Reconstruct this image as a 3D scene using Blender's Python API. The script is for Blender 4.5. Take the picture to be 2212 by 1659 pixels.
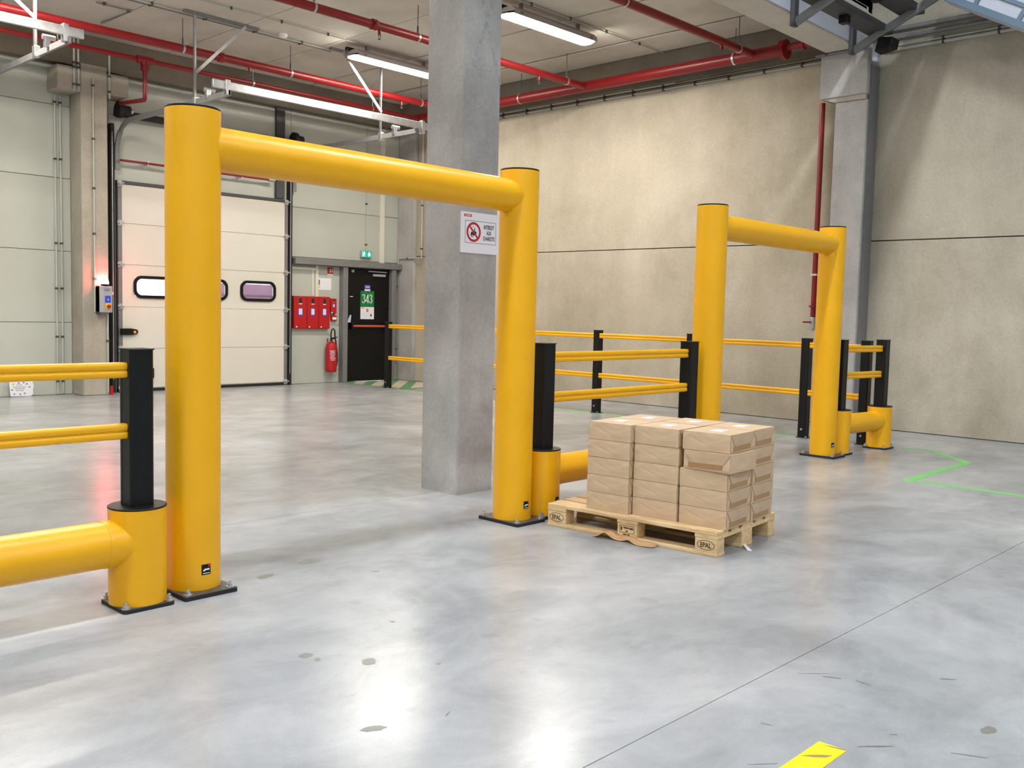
import bpy, bmesh, math, random
from mathutils import Vector, Matrix
random.seed(7)
SC = bpy.context.scene
COL = SC.collection
for o in list(bpy.data.objects): bpy.data.objects.remove(o, do_unlink=True)
PI = math.pi

# ------------------------------------------------------------------ camera
def make_camera():
    f_px, yaw, pitch, roll, h = 2064.13, math.radians(43.7064), math.radians(4.3261), math.radians(1.3683), 1.369
    fw = Vector((math.cos(yaw)*math.cos(pitch), math.sin(yaw)*math.cos(pitch), -math.sin(pitch)))
    r = Vector((math.sin(yaw), -math.cos(yaw), 0)); u = r.cross(fw)
    c, s = math.cos(roll), math.sin(roll)
    r2 = r*c + u*s; u2 = u*c - r*s
    cam = bpy.data.cameras.new('camera'); co = bpy.data.objects.new('camera', cam); COL.objects.link(co)
    cam.sensor_fit = 'HORIZONTAL'; cam.sensor_width = 36.0; cam.lens = f_px/2212*36.0
    cam.clip_start = 0.05; cam.clip_end = 200
    m = Matrix.Identity(4)
    for i in range(3):
        m[i][0] = r2[i]; m[i][1] = u2[i]; m[i][2] = -fw[i]
    m[2][3] = h
    co.matrix_world = m
    SC.camera = co
make_camera()

# ------------------------------------------------------------------ world, view, light levels
SC.view_settings.view_transform = 'Standard'; SC.view_settings.look = 'None'
SC.view_settings.gamma = 1.0; SC.view_settings.use_curve_mapping = False
SC.view_settings.exposure = 0.0
W = bpy.data.worlds.new('overcast_sky'); SC.world = W; W.use_nodes = True
W.node_tree.nodes['Background'].inputs[0].default_value = (0.93, 0.96, 1.0, 1)
W.node_tree.nodes['Background'].inputs[1].default_value = 3.0
LAMP_LOW = 135.0        # ceiling luminaires under the low ceiling
LAMP_HALL = 160.0       # high luminaires of the tall hall
SKYLIGHT = 1.5         # translucent roof lights of the tall hall
BEACON = 170.0

# ------------------------------------------------------------------ materials
def lin(c): return tuple(((v/255)/12.92 if v/255 <= .04045 else ((v/255+.055)/1.055)**2.4) for v in c)
def new_mat(name):
    m = bpy.data.materials.new(name); m.use_nodes = True
    nt = m.node_tree; return m, nt, nt.nodes['Principled BSDF']
def plain(name, rgb, rough=.5, metal=0., spec=.5, noise=0., scale=30., bump=0., bscale=120., coat=0.):
    m, nt, b = new_mat(name); c = lin(rgb)
    b.inputs['Base Color'].default_value = (*c, 1); b.inputs['Roughness'].default_value = rough
    b.inputs['Metallic'].default_value = metal; b.inputs['Specular IOR Level'].default_value = spec
    b.inputs['Coat Weight'].default_value = coat
    tc = nt.nodes.new('ShaderNodeTexCoord')
    if noise:
        n = nt.nodes.new('ShaderNodeTexNoise'); n.inputs['Scale'].default_value = scale; n.inputs['Detail'].default_value = 5
        nt.links.new(tc.outputs['Object'], n.inputs['Vector'])
        r = nt.nodes.new('ShaderNodeValToRGB'); r.color_ramp.elements[0].position = .3; r.color_ramp.elements[1].position = .7
        r.color_ramp.elements[0].color = (*[v*(1-noise) for v in c], 1); r.color_ramp.elements[1].color = (*[min(1, v*(1+noise)) for v in c], 1)
        nt.links.new(n.outputs['Fac'], r.inputs['Fac']); nt.links.new(r.outputs['Color'], b.inputs['Base Color'])
    if bump:
        n2 = nt.nodes.new('ShaderNodeTexNoise'); n2.inputs['Scale'].default_value = bscale; n2.inputs['Detail'].default_value = 4
        nt.links.new(tc.outputs['Object'], n2.inputs['Vector'])
        bp = nt.nodes.new('ShaderNodeBump'); bp.inputs['Strength'].default_value = bump; bp.inputs['Distance'].default_value = .01
        nt.links.new(n2.outputs['Fac'], bp.inputs['Height']); nt.links.new(bp.outputs['Normal'], b.inputs['Normal'])
    return m
def emit(name, rgb, strength):
    m = bpy.data.materials.new(name); m.use_nodes = True; nt = m.node_tree; nt.nodes.clear()
    e = nt.nodes.new('ShaderNodeEmission'); e.inputs[0].default_value = (*rgb, 1); e.inputs[1].default_value = strength
    o = nt.nodes.new('ShaderNodeOutputMaterial'); nt.links.new(e.outputs[0], o.inputs[0]); return m
def ramp_noise(nt, vec, scale, stops, detail=6, rough=.6, dist=0.):
    n = nt.nodes.new('ShaderNodeTexNoise'); n.inputs['Scale'].default_value = scale; n.inputs['Detail'].default_value = detail
    n.inputs['Roughness'].default_value = rough; n.inputs['Distortion'].default_value = dist
    nt.links.new(vec, n.inputs['Vector'])
    r = nt.nodes.new('ShaderNodeValToRGB'); cr = r.color_ramp
    while len(cr.elements) < len(stops): cr.elements.new(.5)
    for e, (p, c) in zip(cr.elements, stops): e.position = p; e.color = (*c, 1) if len(c) == 3 else c
    nt.links.new(n.outputs['Fac'], r.inputs['Fac']); return n, r
def mapping(nt, sx, sy, sz):
    tc = nt.nodes.new('ShaderNodeTexCoord'); mp = nt.nodes.new('ShaderNodeMapping'); mp.inputs['Scale'].default_value = (sx, sy, sz)
    nt.links.new(tc.outputs['Object'], mp.inputs['Vector']); return mp.outputs['Vector']
def mix(nt, kind, fac, a, b):
    m = nt.nodes.new('ShaderNodeMix'); m.data_type = 'RGBA'; m.blend_type = kind
    if isinstance(fac, (int, float)): m.inputs[0].default_value = fac
    else: nt.links.new(fac, m.inputs[0])
    nt.links.new(a, m.inputs[6]); nt.links.new(b, m.inputs[7]); return m.outputs[2]
def concrete(name, c_dark, c_mid, c_light, scale=.9, streak=(3, 3, .25), streak_amt=.35, stain=(120, 105, 75), stain_amt=.35, rough=.85, bump=.25):
    m, nt, b = new_mat(name); v = mapping(nt, 1, 1, 1)
    _, r1 = ramp_noise(nt, v, scale, [(.25, lin(c_dark)), (.5, lin(c_mid)), (.75, lin(c_light))], 8, .62)
    _, r2 = ramp_noise(nt, mapping(nt, *streak), 1.3, [(.3, (.72, .72, .72)), (.7, (1.08, 1.08, 1.08))], 5, .6)
    _, r3 = ramp_noise(nt, mapping(nt, .55, .55, .45), 1.1, [(.52, (0, 0, 0)), (.75, (1, 1, 1))], 7, .65, .4)
    _, r4 = ramp_noise(nt, v, 45, [(.3, (.9, .9, .9)), (.7, (1.06, 1.06, 1.06))], 3)
    col = mix(nt, 'MULTIPLY', streak_amt, r1.outputs[0], r2.outputs[0])
    col = mix(nt, 'MULTIPLY', 1.0, col, r4.outputs[0])
    st = nt.nodes.new('ShaderNodeRGB'); st.outputs[0].default_value = (*lin(stain), 1)
    mm = nt.nodes.new('ShaderNodeMath'); mm.operation = 'MULTIPLY'; mm.inputs[1].default_value = stain_amt
    nt.links.new(r3.outputs[0], mm.inputs[0])
    col = mix(nt, 'MIX', mm.outputs[0], col, st.outputs[0])
    nt.links.new(col, b.inputs['Base Color']); b.inputs['Roughness'].default_value = rough
    n, _ = ramp_noise(nt, v, 18, [(0, (0, 0, 0)), (1, (1, 1, 1))], 9, .7)
    bp = nt.nodes.new('ShaderNodeBump'); bp.inputs['Strength'].default_value = bump; bp.inputs['Distance'].default_value = .01
    nt.links.new(n.outputs['Fac'], bp.inputs['Height']); nt.links.new(bp.outputs['Normal'], b.inputs['Normal'])
    return m
def floor_material(name, tint=(1, 1, 1)):
    m, nt, b = new_mat(name); v = mapping(nt, 1, 1, 1)
    T = lambda c: tuple(a*t for a, t in zip(lin(c), tint))
    _, r1 = ramp_noise(nt, v, .8, [(.3, T((134, 137, 140))), (.5, T((158, 160, 163))), (.72, T((180, 180, 180)))], 9, .65, .5)
    _, r2 = ramp_noise(nt, mapping(nt, .8, 1.25, 1), 2.4, [(.32, (.80, .80, .81)), (.62, (1.06, 1.06, 1.05))], 8, .65, .7)
    _, r3 = ramp_noise(nt, v, 5.5, [(.66, (1, 1, 1)), (.74, (.80, .80, .79))], 3, .45)
    _, r4 = ramp_noise(nt, mapping(nt, 1.3, 7, 1), 2.6, [(.68, (1, 1, 1)), (.78, (.74, .74, .73))], 4, .5, .3)
    _, r5 = ramp_noise(nt, v, 120, [(.3, (.95, .95, .95)), (.7, (1.04, 1.04, 1.04))], 3)
    col = mix(nt, 'MULTIPLY', .85, r1.outputs[0], r2.outputs[0])
    col = mix(nt, 'MULTIPLY', .55, col, r3.outputs[0]); col = mix(nt, 'MULTIPLY', .5, col, r4.outputs[0]); col = mix(nt, 'MULTIPLY', 1., col, r5.outputs[0])
    nt.links.new(col, b.inputs['Base Color'])
    b.inputs['Roughness'].default_value = .25; b.inputs['Specular IOR Level'].default_value = .45
    n, _ = ramp_noise(nt, v, 2.2, [(0, (0, 0, 0)), (1, (1, 1, 1))], 6, .55)
    bp = nt.nodes.new('ShaderNodeBump'); bp.inputs['Strength'].default_value = .10; bp.inputs['Distance'].default_value = .02
    nt.links.new(n.outputs['Fac'], bp.inputs['Height']); nt.links.new(bp.outputs['Normal'], b.inputs['Normal'])
    return m
def wood_material(name):
    m, nt, b = new_mat(name)
    _, r1 = ramp_noise(nt, mapping(nt, 14, 1.6, 14), 2.5, [(.28, lin((190, 154, 106))), (.5, lin((218, 186, 140))), (.72, lin((234, 208, 166)))], 8, .6, .6)
    _, r2 = ramp_noise(nt, mapping(nt, 1, 1, 1), 5, [(.35, (.78, .76, .72)), (.6, (1, 1, 1))], 6)
    nt.links.new(mix(nt, 'MULTIPLY', .6, r1.outputs[0], r2.outputs[0]), b.inputs['Base Color']); b.inputs['Roughness'].default_value = .75
    return m
def kraft_material(name, base=(198, 170, 138)):
    m, nt, b = new_mat(name); c = lin(base)
    _, r1 = ramp_noise(nt, mapping(nt, 1, 1, 1), 9, [(.3, tuple(v*.93 for v in c)), (.7, tuple(v*1.06 for v in c))], 5)
    nt.links.new(r1.outputs[0], b.inputs['Base Color']); b.inputs['Roughness'].default_value = .62
    n, _ = ramp_noise(nt, mapping(nt, 1, 1.2, 2.6), 3.6, [(0, (0, 0, 0)), (1, (1, 1, 1))], 1, .3, 1.6)
    bp = nt.nodes.new('ShaderNodeBump'); bp.inputs['Strength'].default_value = .55; bp.inputs['Distance'].default_value = .02
    nt.links.new(n.outputs['Fac'], bp.inputs['Height']); nt.links.new(bp.outputs['Normal'], b.inputs['Normal'])
    return m
def glass_material(name):
    m = bpy.data.materials.new(name); m.use_nodes = True; nt = m.node_tree; nt.nodes.clear()
    t = nt.nodes.new('ShaderNodeBsdfTransparent'); t.inputs[0].default_value = (.93, .94, .95, 1)
    g = nt.nodes.new('ShaderNodeBsdfGlossy'); g.inputs['Roughness'].default_value = .03
    x = nt.nodes.new('ShaderNodeMixShader'); x.inputs[0].default_value = .07; o = nt.nodes.new('ShaderNodeOutputMaterial')
    nt.links.new(t.outputs[0], x.inputs[1]); nt.links.new(g.outputs[0], x.inputs[2]); nt.links.new(x.outputs[0], o.inputs[0]); return m

M = dict(
    floor=floor_material('polished_concrete'),
    wallc=concrete('cast_concrete_wall', (158, 149, 132), (180, 171, 154), (197, 188, 172), .55, (2.4, 2.4, .35), .3, (122, 112, 80), .45),
    colc=concrete('grey_concrete', (150, 148, 146), (172, 170, 168), (190, 188, 186), 1.6, (4, 4, .6), .35, (112, 108, 98), .3),
    warmc=concrete('warm_concrete', (148, 141, 129), (167, 160, 148), (182, 175, 163), 1.2, (3, 3, .5), .25, (120, 104, 84), .25),
    ceilc=concrete('ceiling_concrete', (190, 185, 176), (205, 200, 191), (218, 213, 205), .8, (1, .3, 1), .3, (132, 122, 104), .35),
    beamc=concrete('dark_concrete', (88, 81, 72), (106, 98, 88), (122, 114, 103), 1.1, (3, 3, .5), .3, (128, 108, 60), .4),
    dark=plain('dark_joint', (48, 46, 44), .9),
    mortar=plain('brown_mortar', (118, 106, 88), .9, noise=.15, scale=20),
    yellow=plain('yellow_polymer', (232, 170, 8), .36, spec=.45, noise=.03, scale=4, bump=.03, bscale=300),
    black=plain('black_polymer', (11, 11, 12), .42, spec=.3, noise=.15, scale=40),
    plate=plain('dark_steel_plate', (92, 92, 92), .4, metal=.6, noise=.2, scale=25),
    rubber=plain('black_rubber', (24, 24, 27), .7),
    zinc=plain('galvanised_steel', (196, 200, 204), .34, metal=.9, noise=.12, scale=14),
    steel=plain('grey_steel', (128, 128, 130), .5, metal=.3, noise=.08, scale=10),
    steeldark=plain('dark_grey_steel', (74, 74, 78), .55, metal=.2, noise=.1, scale=12),
    red=plain('red_paint', (126, 10, 18), .38, noise=.05, scale=10),
    redbox=plain('red_cabinet_paint', (172, 12, 18), .45),
    panel=plain('grey_green_sandwich_panel', (180, 183, 175), .42, noise=.02, scale=3),
    ivory=plain('ivory_door_panel', (216, 212, 202), .45, noise=.015, scale=3),
    white=plain('white_print', (240, 240, 242), .6),
    paper=plain('white_paper', (226, 226, 234), .7),
    greyink=plain('grey_ink', (120, 120, 128), .7),
    blackink=plain('black_ink', (28, 28, 32), .6),
    burnt=plain('burnt_brand', (74, 52, 30), .8),
    redink=plain('red_ink', (178, 26, 40), .55),
    green=plain('green_sign', (12, 120, 58), .5),
    greenline=plain('green_floor_paint', (120, 196, 112), .45, noise=.12, scale=18),
    greenmat=plain('green_hatch_paint', (92, 142, 104), .6, noise=.15, scale=10),
    palemat=plain('pale_hatch_paint', (196, 184, 166), .6, noise=.08, scale=10),
    tape=plain('yellow_floor_tape', (250, 212, 24), .4, noise=.06, scale=20),
    scuff=plain('scuffed_grey', (150, 126, 70), .7),
    purple=plain('violet_sticker', (98, 84, 178), .5),
    blue=plain('blue_label', (38, 66, 190), .5),
    palelabel=plain('pale_blue_label', (206, 214, 236), .55),
    salmon=plain('salmon_bar', (196, 88, 74), .45),
    blackdoor=plain('black_door', (9, 9, 10), .5, spec=.3),
    wood=wood_material('pallet_wood'),
    kraft=kraft_material('kraft_paper'),
    kraftdark=plain('brown_parcel_tape', (160, 122, 80), .35),
    flap=kraft_material('kraft_flap', (190, 162, 132)),
    card=plain('torn_cardboard', (190, 150, 108), .8, noise=.1, scale=14),
    glass=glass_material('window_glass'),
    pink=plain('pink_tarpaulin', (222, 172, 210), .5, noise=.05, scale=3),
    greybox=plain('grey_enclosure', (158, 158, 164), .45),
    orange=plain('orange_plastic', (236, 150, 20), .45),
    yellowpl=plain('yellow_plate', (236, 196, 40), .5),
    lampbody=plain('grey_lamp_housing', (168, 160, 160), .5),
    edge=plain('pale_painted_beam', (188, 192, 204), .55, noise=.04, scale=4),
    lamp=emit('lamp_diffuser', (1.0, .93, .82), LAMP_LOW),
    lamphall=emit('hall_lamp_diffuser', (.90, .95, 1.0), LAMP_HALL),
    sky=emit('roof_light_daylight', (.80, .90, 1.0), SKYLIGHT),
    bluesteel=plain('blue_grey_steel', (96, 116, 134), .5, metal=.2),
    stain=plain('floor_stain', (122, 121, 115), .35, noise=.1, scale=20),
    scuffdark=plain('rubber_scuff', (104, 104, 103), .5),
    mark=plain('formwork_mark', (158, 158, 158), .85, noise=.2, scale=30),
    mauve=plain('mauve_rib', (176, 150, 176), .5),
    beacon=emit('lit_red_beacon', (1.0, .10, .10), BEACON),
    exitg=emit('lit_exit_green', (.03, .42, .28), 1.2),
    exitw=emit('lit_exit_white', (.75, 1.0, .92), 1.6),
    smallred=emit('small_red_light', (1.0, .12, .16), 3.0),
)

# ------------------------------------------------------------------ mesh helpers
class MB:
    def __init__(s): s.v = []; s.f = []
    def add(s, vs, fs):
        k = len(s.v); s.v += [tuple(v) for v in vs]; s.f += [tuple(i+k for i in f) for f in fs]; return s
    def box(s, x0, x1, y0, y1, z0, z1):
        return s.add([(x0,y0,z0),(x1,y0,z0),(x1,y1,z0),(x0,y1,z0),(x0,y0,z1),(x1,y0,z1),(x1,y1,z1),(x0,y1,z1)],
                     [(0,3,2,1),(4,5,6,7),(0,1,5,4),(1,2,6,5),(2,3,7,6),(3,0,4,7)])
    def bar(s, p0, p1, w, h, up=(0,0,1)):
        p0 = Vector(p0); p1 = Vector(p1); d = (p1-p0).normalized(); up = Vector(up)
        a = d.cross(up)
        if a.length < 1e-4: a = d.cross(Vector((1,0,0)))
        a.normalize(); b = a.cross(d).normalized()
        vs = []
        for p in (p0, p1):
            for i, j in ((-1,-1),(1,-1),(1,1),(-1,1)): vs.append(p + a*(i*w/2) + b*(j*h/2))
        return s.add(vs, [(0,3,2,1),(4,5,6,7),(0,1,5,4),(1,2,6,5),(2,3,7,6),(3,0,4,7)])
    def cyl(s, p0, p1, r, n=28, r1=None, caps=True):
        p0 = Vector(p0); p1 = Vector(p1); r1 = r if r1 is None else r1
        d = (p1-p0).normalized(); a = d.cross(Vector((0,0,1)))
        if a.length < 1e-4: a = Vector((1,0,0))
        a.normalize(); b = d.cross(a)
        vs = []
        for p, rr in ((p0, r), (p1, r1)):
            for i in range(n): t = 2*PI*i/n; vs.append(p + a*(rr*math.cos(t)) + b*(rr*math.sin(t)))
        fs = [(i, (i+1) % n, n+(i+1) % n, n+i) for i in range(n)]
        if caps: fs += [tuple(range(n-1, -1, -1)), tuple(range(n, 2*n))]
        return s.add(vs, fs)
    def tube(s, pts, r, n=10):
        pts = [Vector(p) for p in pts]; k0 = len(s.v); prev = None
        for i, p in enumerate(pts):
            d = ((pts[min(i+1, len(pts)-1)] - p).normalized() + (p - pts[max(i-1, 0)]).normalized()).normalized()
            if prev is None:
                a = d.cross(Vector((0,0,1)))
                if a.length < 1e-3: a = d.cross(Vector((1,0,0)))
            else: a = prev - d*prev.dot(d)
            a.normalize(); prev = a; b = d.cross(a)
            for j in range(n): t = 2*PI*j/n; s.v.append(tuple(p + a*(r*math.cos(t)) + b*(r*math.sin(t))))
        for i in range(len(pts)-1):
            for j in range(n):
                q = k0+i*n; s.f.append((q+j, q+(j+1) % n, q+n+(j+1) % n, q+n+j))
        s.f.append(tuple(k0+j for j in range(n-1, -1, -1))); s.f.append(tuple(k0+(len(pts)-1)*n+j for j in range(n)))
        return s
    def prism(s, poly, o, u, v, depth):
        """polygon in the (u, v) plane through o, extruded by depth along u x v"""
        o = Vector(o); u = Vector(u); v = Vector(v); w = u.cross(v).normalized()*depth; n = len(poly)
        vs = [o+u*a+v*b for a, b in poly] + [o+u*a+v*b+w for a, b in poly]
        fs = [tuple(range(n-1, -1, -1)), tuple(range(n, 2*n))] + [(i, (i+1) % n, n+(i+1) % n, n+i) for i in range(n)]
        return s.add(vs, fs)
    def ring(s, outer, inner, o, u, v, depth):
        o = Vector(o); u = Vector(u); v = Vector(v); w = u.cross(v).normalized()*depth; n = len(outer)
        P = lambda q, k: o+u*q[0]+v*q[1]+w*k
        vs = [P(q,0) for q in outer]+[P(q,0) for q in inner]+[P(q,1) for q in outer]+[P(q,1) for q in inner]
        fs = []
        for i in range(n):
            j = (i+1) % n
            fs += [(i, n+i, n+j, j), (2*n+i, 2*n+j, 3*n+j, 3*n+i), (i, j, 2*n+j, 2*n+i), (n+i, 3*n+i, 3*n+j, n+j)]
        return s.add(vs, fs)
    def lathe(s, prof, c, n=24):
        k = len(s.v); c = Vector(c)
        for r, z in prof:
            for i in range(n): t = 2*PI*i/n; s.v.append((c.x+r*math.cos(t), c.y+r*math.sin(t), c.z+z))
        for j in range(len(prof)-1):
            for i in range(n): q = k+j*n; s.f.append((q+i, q+(i+1) % n, q+n+(i+1) % n, q+n+i))
        s.f.append(tuple(k+i for i in range(n-1, -1, -1))); s.f.append(tuple(k+(len(prof)-1)*n+i for i in range(n)))
        return s
    def patch(s, c, r, ang, half, z0, z1, n=6, t=.0012):
        """thin curved sticker on an upright cylinder"""
        vs = []; m = n+1
        for rr in (r, r+t):
            for i in range(m):
                a = ang-half+2*half*i/n
                for z in (z0, z1): vs.append((c[0]+rr*math.cos(a), c[1]+rr*math.sin(a), z))
        fs = []; k = 2*m
        for i in range(n):
            a = 2*i
            fs += [(k+a, k+a+2, k+a+3, k+a+1), (a, a+1, a+3, a+2), (a, a+2, k+a+2, k+a), (a+1, k+a+1, k+a+3, a+3)]
        fs += [(0, k, k+1, 1), (2*n, 2*n+1, k+2*n+1, k+2*n)]
        return s.add(vs, fs)
    def build(s, name, mat, parent=None, bevel=0., smooth=True, seg=2, local=False):
        me = bpy.data.meshes.new(name)
        off = Vector((0, 0, 0))
        if parent is not None and not local:
            q = parent
            while q.parent: q = q.parent
            off = q.location
        me.from_pydata([(x-off[0], y-off[1], z-off[2]) for x, y, z in s.v], [], s.f)
        bm = bmesh.new(); bm.from_mesh(me); bmesh.ops.recalc_face_normals(bm, faces=bm.faces); bm.to_mesh(me); bm.free()
        me.materials.append(M[mat] if isinstance(mat, str) else mat)
        if smooth:
            me.shade_smooth(); me.set_sharp_from_angle(angle=math.radians(38))
        o = bpy.data.objects.new(name, me); COL.objects.link(o)
        if parent is not None: o.parent = parent
        if bevel:
            b = o.modifiers.new('bevel', 'BEVEL'); b.width = bevel; b.segments = seg; b.limit_method = 'ANGLE'; b.angle_limit = math.radians(40)
        return o
def tag(o, label, cat, group=None, kind=None):
    o['label'] = label
    if cat: o['category'] = cat
    if group: o['group'] = group
    if kind: o['kind'] = kind
    return o
def thing(name, label, cat, loc=(0, 0, 0), rz=0., group=None):
    o = bpy.data.objects.new(name, None); COL.objects.link(o); o.empty_display_size = .1
    o.location = loc; o.rotation_euler = (0, 0, rz); return tag(o, label, cat, group)
def struct(o, label=None):
    o['kind'] = 'structure'
    if label: o['label'] = label
    return o
def box(x0, x1, y0, y1, z0, z1): return MB().box(x0, x1, y0, y1, z0, z1)
def rrect(w, h, r, n=6):
    pts = []
    for cx, cy, a0 in ((w/2-r, h/2-r, 0), (-w/2+r, h/2-r, PI/2), (-w/2+r, -h/2+r, PI), (w/2-r, -h/2+r, 1.5*PI)):
        for i in range(n+1): a = a0+PI/2*i/n; pts.append((cx+r*math.cos(a), cy+r*math.sin(a)))
    return pts
def circ(r, n=40, ry=None): return [(r*math.cos(2*PI*i/n), (ry or r)*math.sin(2*PI*i/n)) for i in range(n)]
def text_mb(txt, o, u, v, width, height, depth=.0006, bold=0.):
    """flat lettering fitted into width x height, centred on o in the (u, v) plane"""
    cu = bpy.data.curves.new('t', 'FONT'); cu.body = txt; cu.align_x = 'CENTER'; cu.offset = bold; cu.resolution_u = 3
    ob = bpy.data.objects.new('t', cu); COL.objects.link(ob)
    dg = bpy.context.evaluated_depsgraph_get(); me = bpy.data.meshes.new_from_object(ob.evaluated_get(dg))
    vs = [q.co.copy() for q in me.vertices]; fs = [tuple(p.vertices) for p in me.polygons]
    bpy.data.objects.remove(ob, do_unlink=True); bpy.data.curves.remove(cu); bpy.data.meshes.remove(me)
    x0 = min(q.x for q in vs); x1 = max(q.x for q in vs); y0 = min(q.y for q in vs); y1 = max(q.y for q in vs)
    o = Vector(o); u = Vector(u); v = Vector(v); w = u.cross(v).normalized()*depth
    sx = width/(x1-x0); sy = height/(y1-y0); mb = MB()
    mb.add([o+u*((q.x-(x0+x1)/2)*sx)+v*((q.y-(y0+y1)/2)*sy)+w for q in vs], fs)
    return mb
def stroke(mb, pts, o, u, v, depth=.0006):
    """ribbon with varying width: pts = [(x, y, width)] in the (u, v) plane"""
    o = Vector(o); u = Vector(u); v = Vector(v); w = u.cross(v).normalized()*depth; L = []; R = []
    for i, (x, y, wd) in enumerate(pts):
        x0, y0, _ = pts[max(i-1, 0)]; x1, y1, _ = pts[min(i+1, len(pts)-1)]
        d = math.hypot(x1-x0, y1-y0) or 1; nx, ny = -(y1-y0)/d, (x1-x0)/d
        L.append(o+u*(x+nx*wd/2)+v*(y+ny*wd/2)+w); R.append(o+u*(x-nx*wd/2)+v*(y-ny*wd/2)+w)
    n = len(pts); mb.add(L+R, [(i, i+1, n+i+1, n+i) for i in range(n-1)]); return mb

WX, WY, CZ = 11.9, 14.43, 5.2     # right wall plane, back wall plane, low ceiling height
HX, HY, HZ = -9.0, -13.0, 9.5     # far sides and roof of the tall hall
EY = 5.3                          # edge of the low ceiling

# ================================================================== STRUCTURE
# floor: sub-base with four cast bays separated by saw cuts
floor = box(HX, WX+.2, HY, WY+.2, -.25, -.02).build('floor', 'dark'); struct(floor, 'polished grey concrete warehouse floor')
g = .004
for x0, x1, y0, y1 in ((HX, 11.3, HY, 1.754), (HX, 11.3, 1.754, 5.33), (HX, 4.94, 5.33, WY+.2), (4.94, 11.3, 5.33, WY+.2), (11.3, WX+.2, HY, WY+.2)):
    box(x0+g/2, x1-g/2, y0+g/2, y1-g/2, -.02, 0).build('floor_bay', 'floor', floor, smooth=False)

# right wall: cast concrete panels with recessed joints
wr = box(WX+.03, WX+.3, HY, WY+.3, -.02, HZ).build('wall_right', 'dark'); struct(wr, 'beige cast concrete wall with wide panel joints')
zr = [0, 2.365, 4.74, 7.1, HZ]; yr = [HY, -6.6, -.6, 5.4, WY]
for i in range(4):
    for j in range(4):
        box(WX, WX+.03, yr[j]+.003, yr[j+1]-.003, zr[i]+.006, zr[i+1]-.006).build('concrete_panel', 'wallc', wr, bevel=.004)
bl = box(WX-.14, WX, EY+.5, WY-.2, 4.76, CZ).build('trim_1', 'beamc'); struct(bl, 'concrete ledger under the ceiling along the right wall, darkened for the shade there')  # ledger in darker concrete, the upper wall's shade put into its colour
sk = MB().prism([(0, 0), (.05, 0), (0, .045)], (WX, HY, 0), (-1, 0, 0), (0, 0, 1), -(WY-HY)).build('baseboard_right', 'warmc'); struct(sk, 'thin mortar fillet at the foot of the concrete wall')

# back wall: sandwich panels, openings for the dock door and the exit door
wb = box(HX, 6.25, WY+.02, WY+.2, 0, CZ).build('wall_back', 'panel'); struct(wb, 'pale grey-green sandwich panel wall at the back')
def panels(x0, x1, zs):
    for a, b in zip(zs[:-1], zs[1:]):
        box(x0, x1, WY, WY+.02, a+.004, b-.004).build('wall_panel', 'panel', wb, bevel=.003)
box(6.25, 9.42, WY+.02, WY+.2, 3.16, CZ).build('wall_core', 'panel', wb)
box(9.42, 10.57, WY+.02, WY+.2, 0, CZ).build('wall_core', 'panel', wb)
box(10.57, 11.62, WY+.02, WY+.2, 2.11, CZ).build('wall_core', 'panel', wb)
box(11.62, WX+.1, WY+.02, WY+.2, 0, CZ).build('wall_core', 'panel', wb)
panels(-3.0, 1.2, [0, 1.057, 2.093, 3.14, 4.17, 4.72]); panels(1.21, 5.69, [0, 1.057, 2.093, 3.14, 4.17, 4.72])
panels(6.25, 9.42, [3.17, 4.17, 4.72]); panels(9.425, 11.88, [2.24, 3.10, 4.13, 4.72]); panels(9.425, 10.47, [0, 1.05, 2.11])
panels(11.70, 11.88, [0, 2.11])
bb = box(HX, WX, WY-.16, WY+.02, 4.74, CZ).build('trim_2', 'beamc', bevel=.01); struct(bb, 'dark stained concrete beam above the back wall panels')

# low ceiling: precast planks with open joints, and its edge beam
ce = box(HX, WX, EY, WY+.2, CZ+.04, CZ+.3).build('ceiling', 'dark'); struct(ce, 'low precast concrete ceiling')
cx = [11.78, 11.02, 9.7, 8.4, 7.1, 5.8, 4.5, 3.2, 1.9, .6, -.7, -2.0, -3.3, -4.6, -5.9, -7.2, HX]
for a, b in zip(cx[:-1], cx[1:]):
    wide = .035 if abs(b-11.02) < .01 or abs(a-11.02) < .01 else .006
    box(b+wide, a-wide, EY, WY, CZ, CZ+.04).build('ceiling_plank', 'ceilc', ce, bevel=.006)
box(11.785, WX, EY, WY, CZ-.02, CZ+.04).build('ceiling_strip', 'colc', ce)
box(10.985, 11.055, EY+.4, WY-.2, CZ+.015, CZ+.04).build('joint_filling', 'mortar', ce)
eb = box(HX, WX, EY, EY+.42, 4.7, CZ+.3).build('trim_3', 'ceilc', bevel=.012); struct(eb, 'concrete edge beam where the low ceiling ends')
box(HX, 11.6, EY-.012, EY, 4.72, 5.14).build('face_sheet', 'edge', eb)
up = box(HX, WX, EY+.05, EY+.3, CZ+.3, HZ).build('wall_upper', 'panel'); struct(up, 'plain panel wall above the low ceiling')

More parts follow.
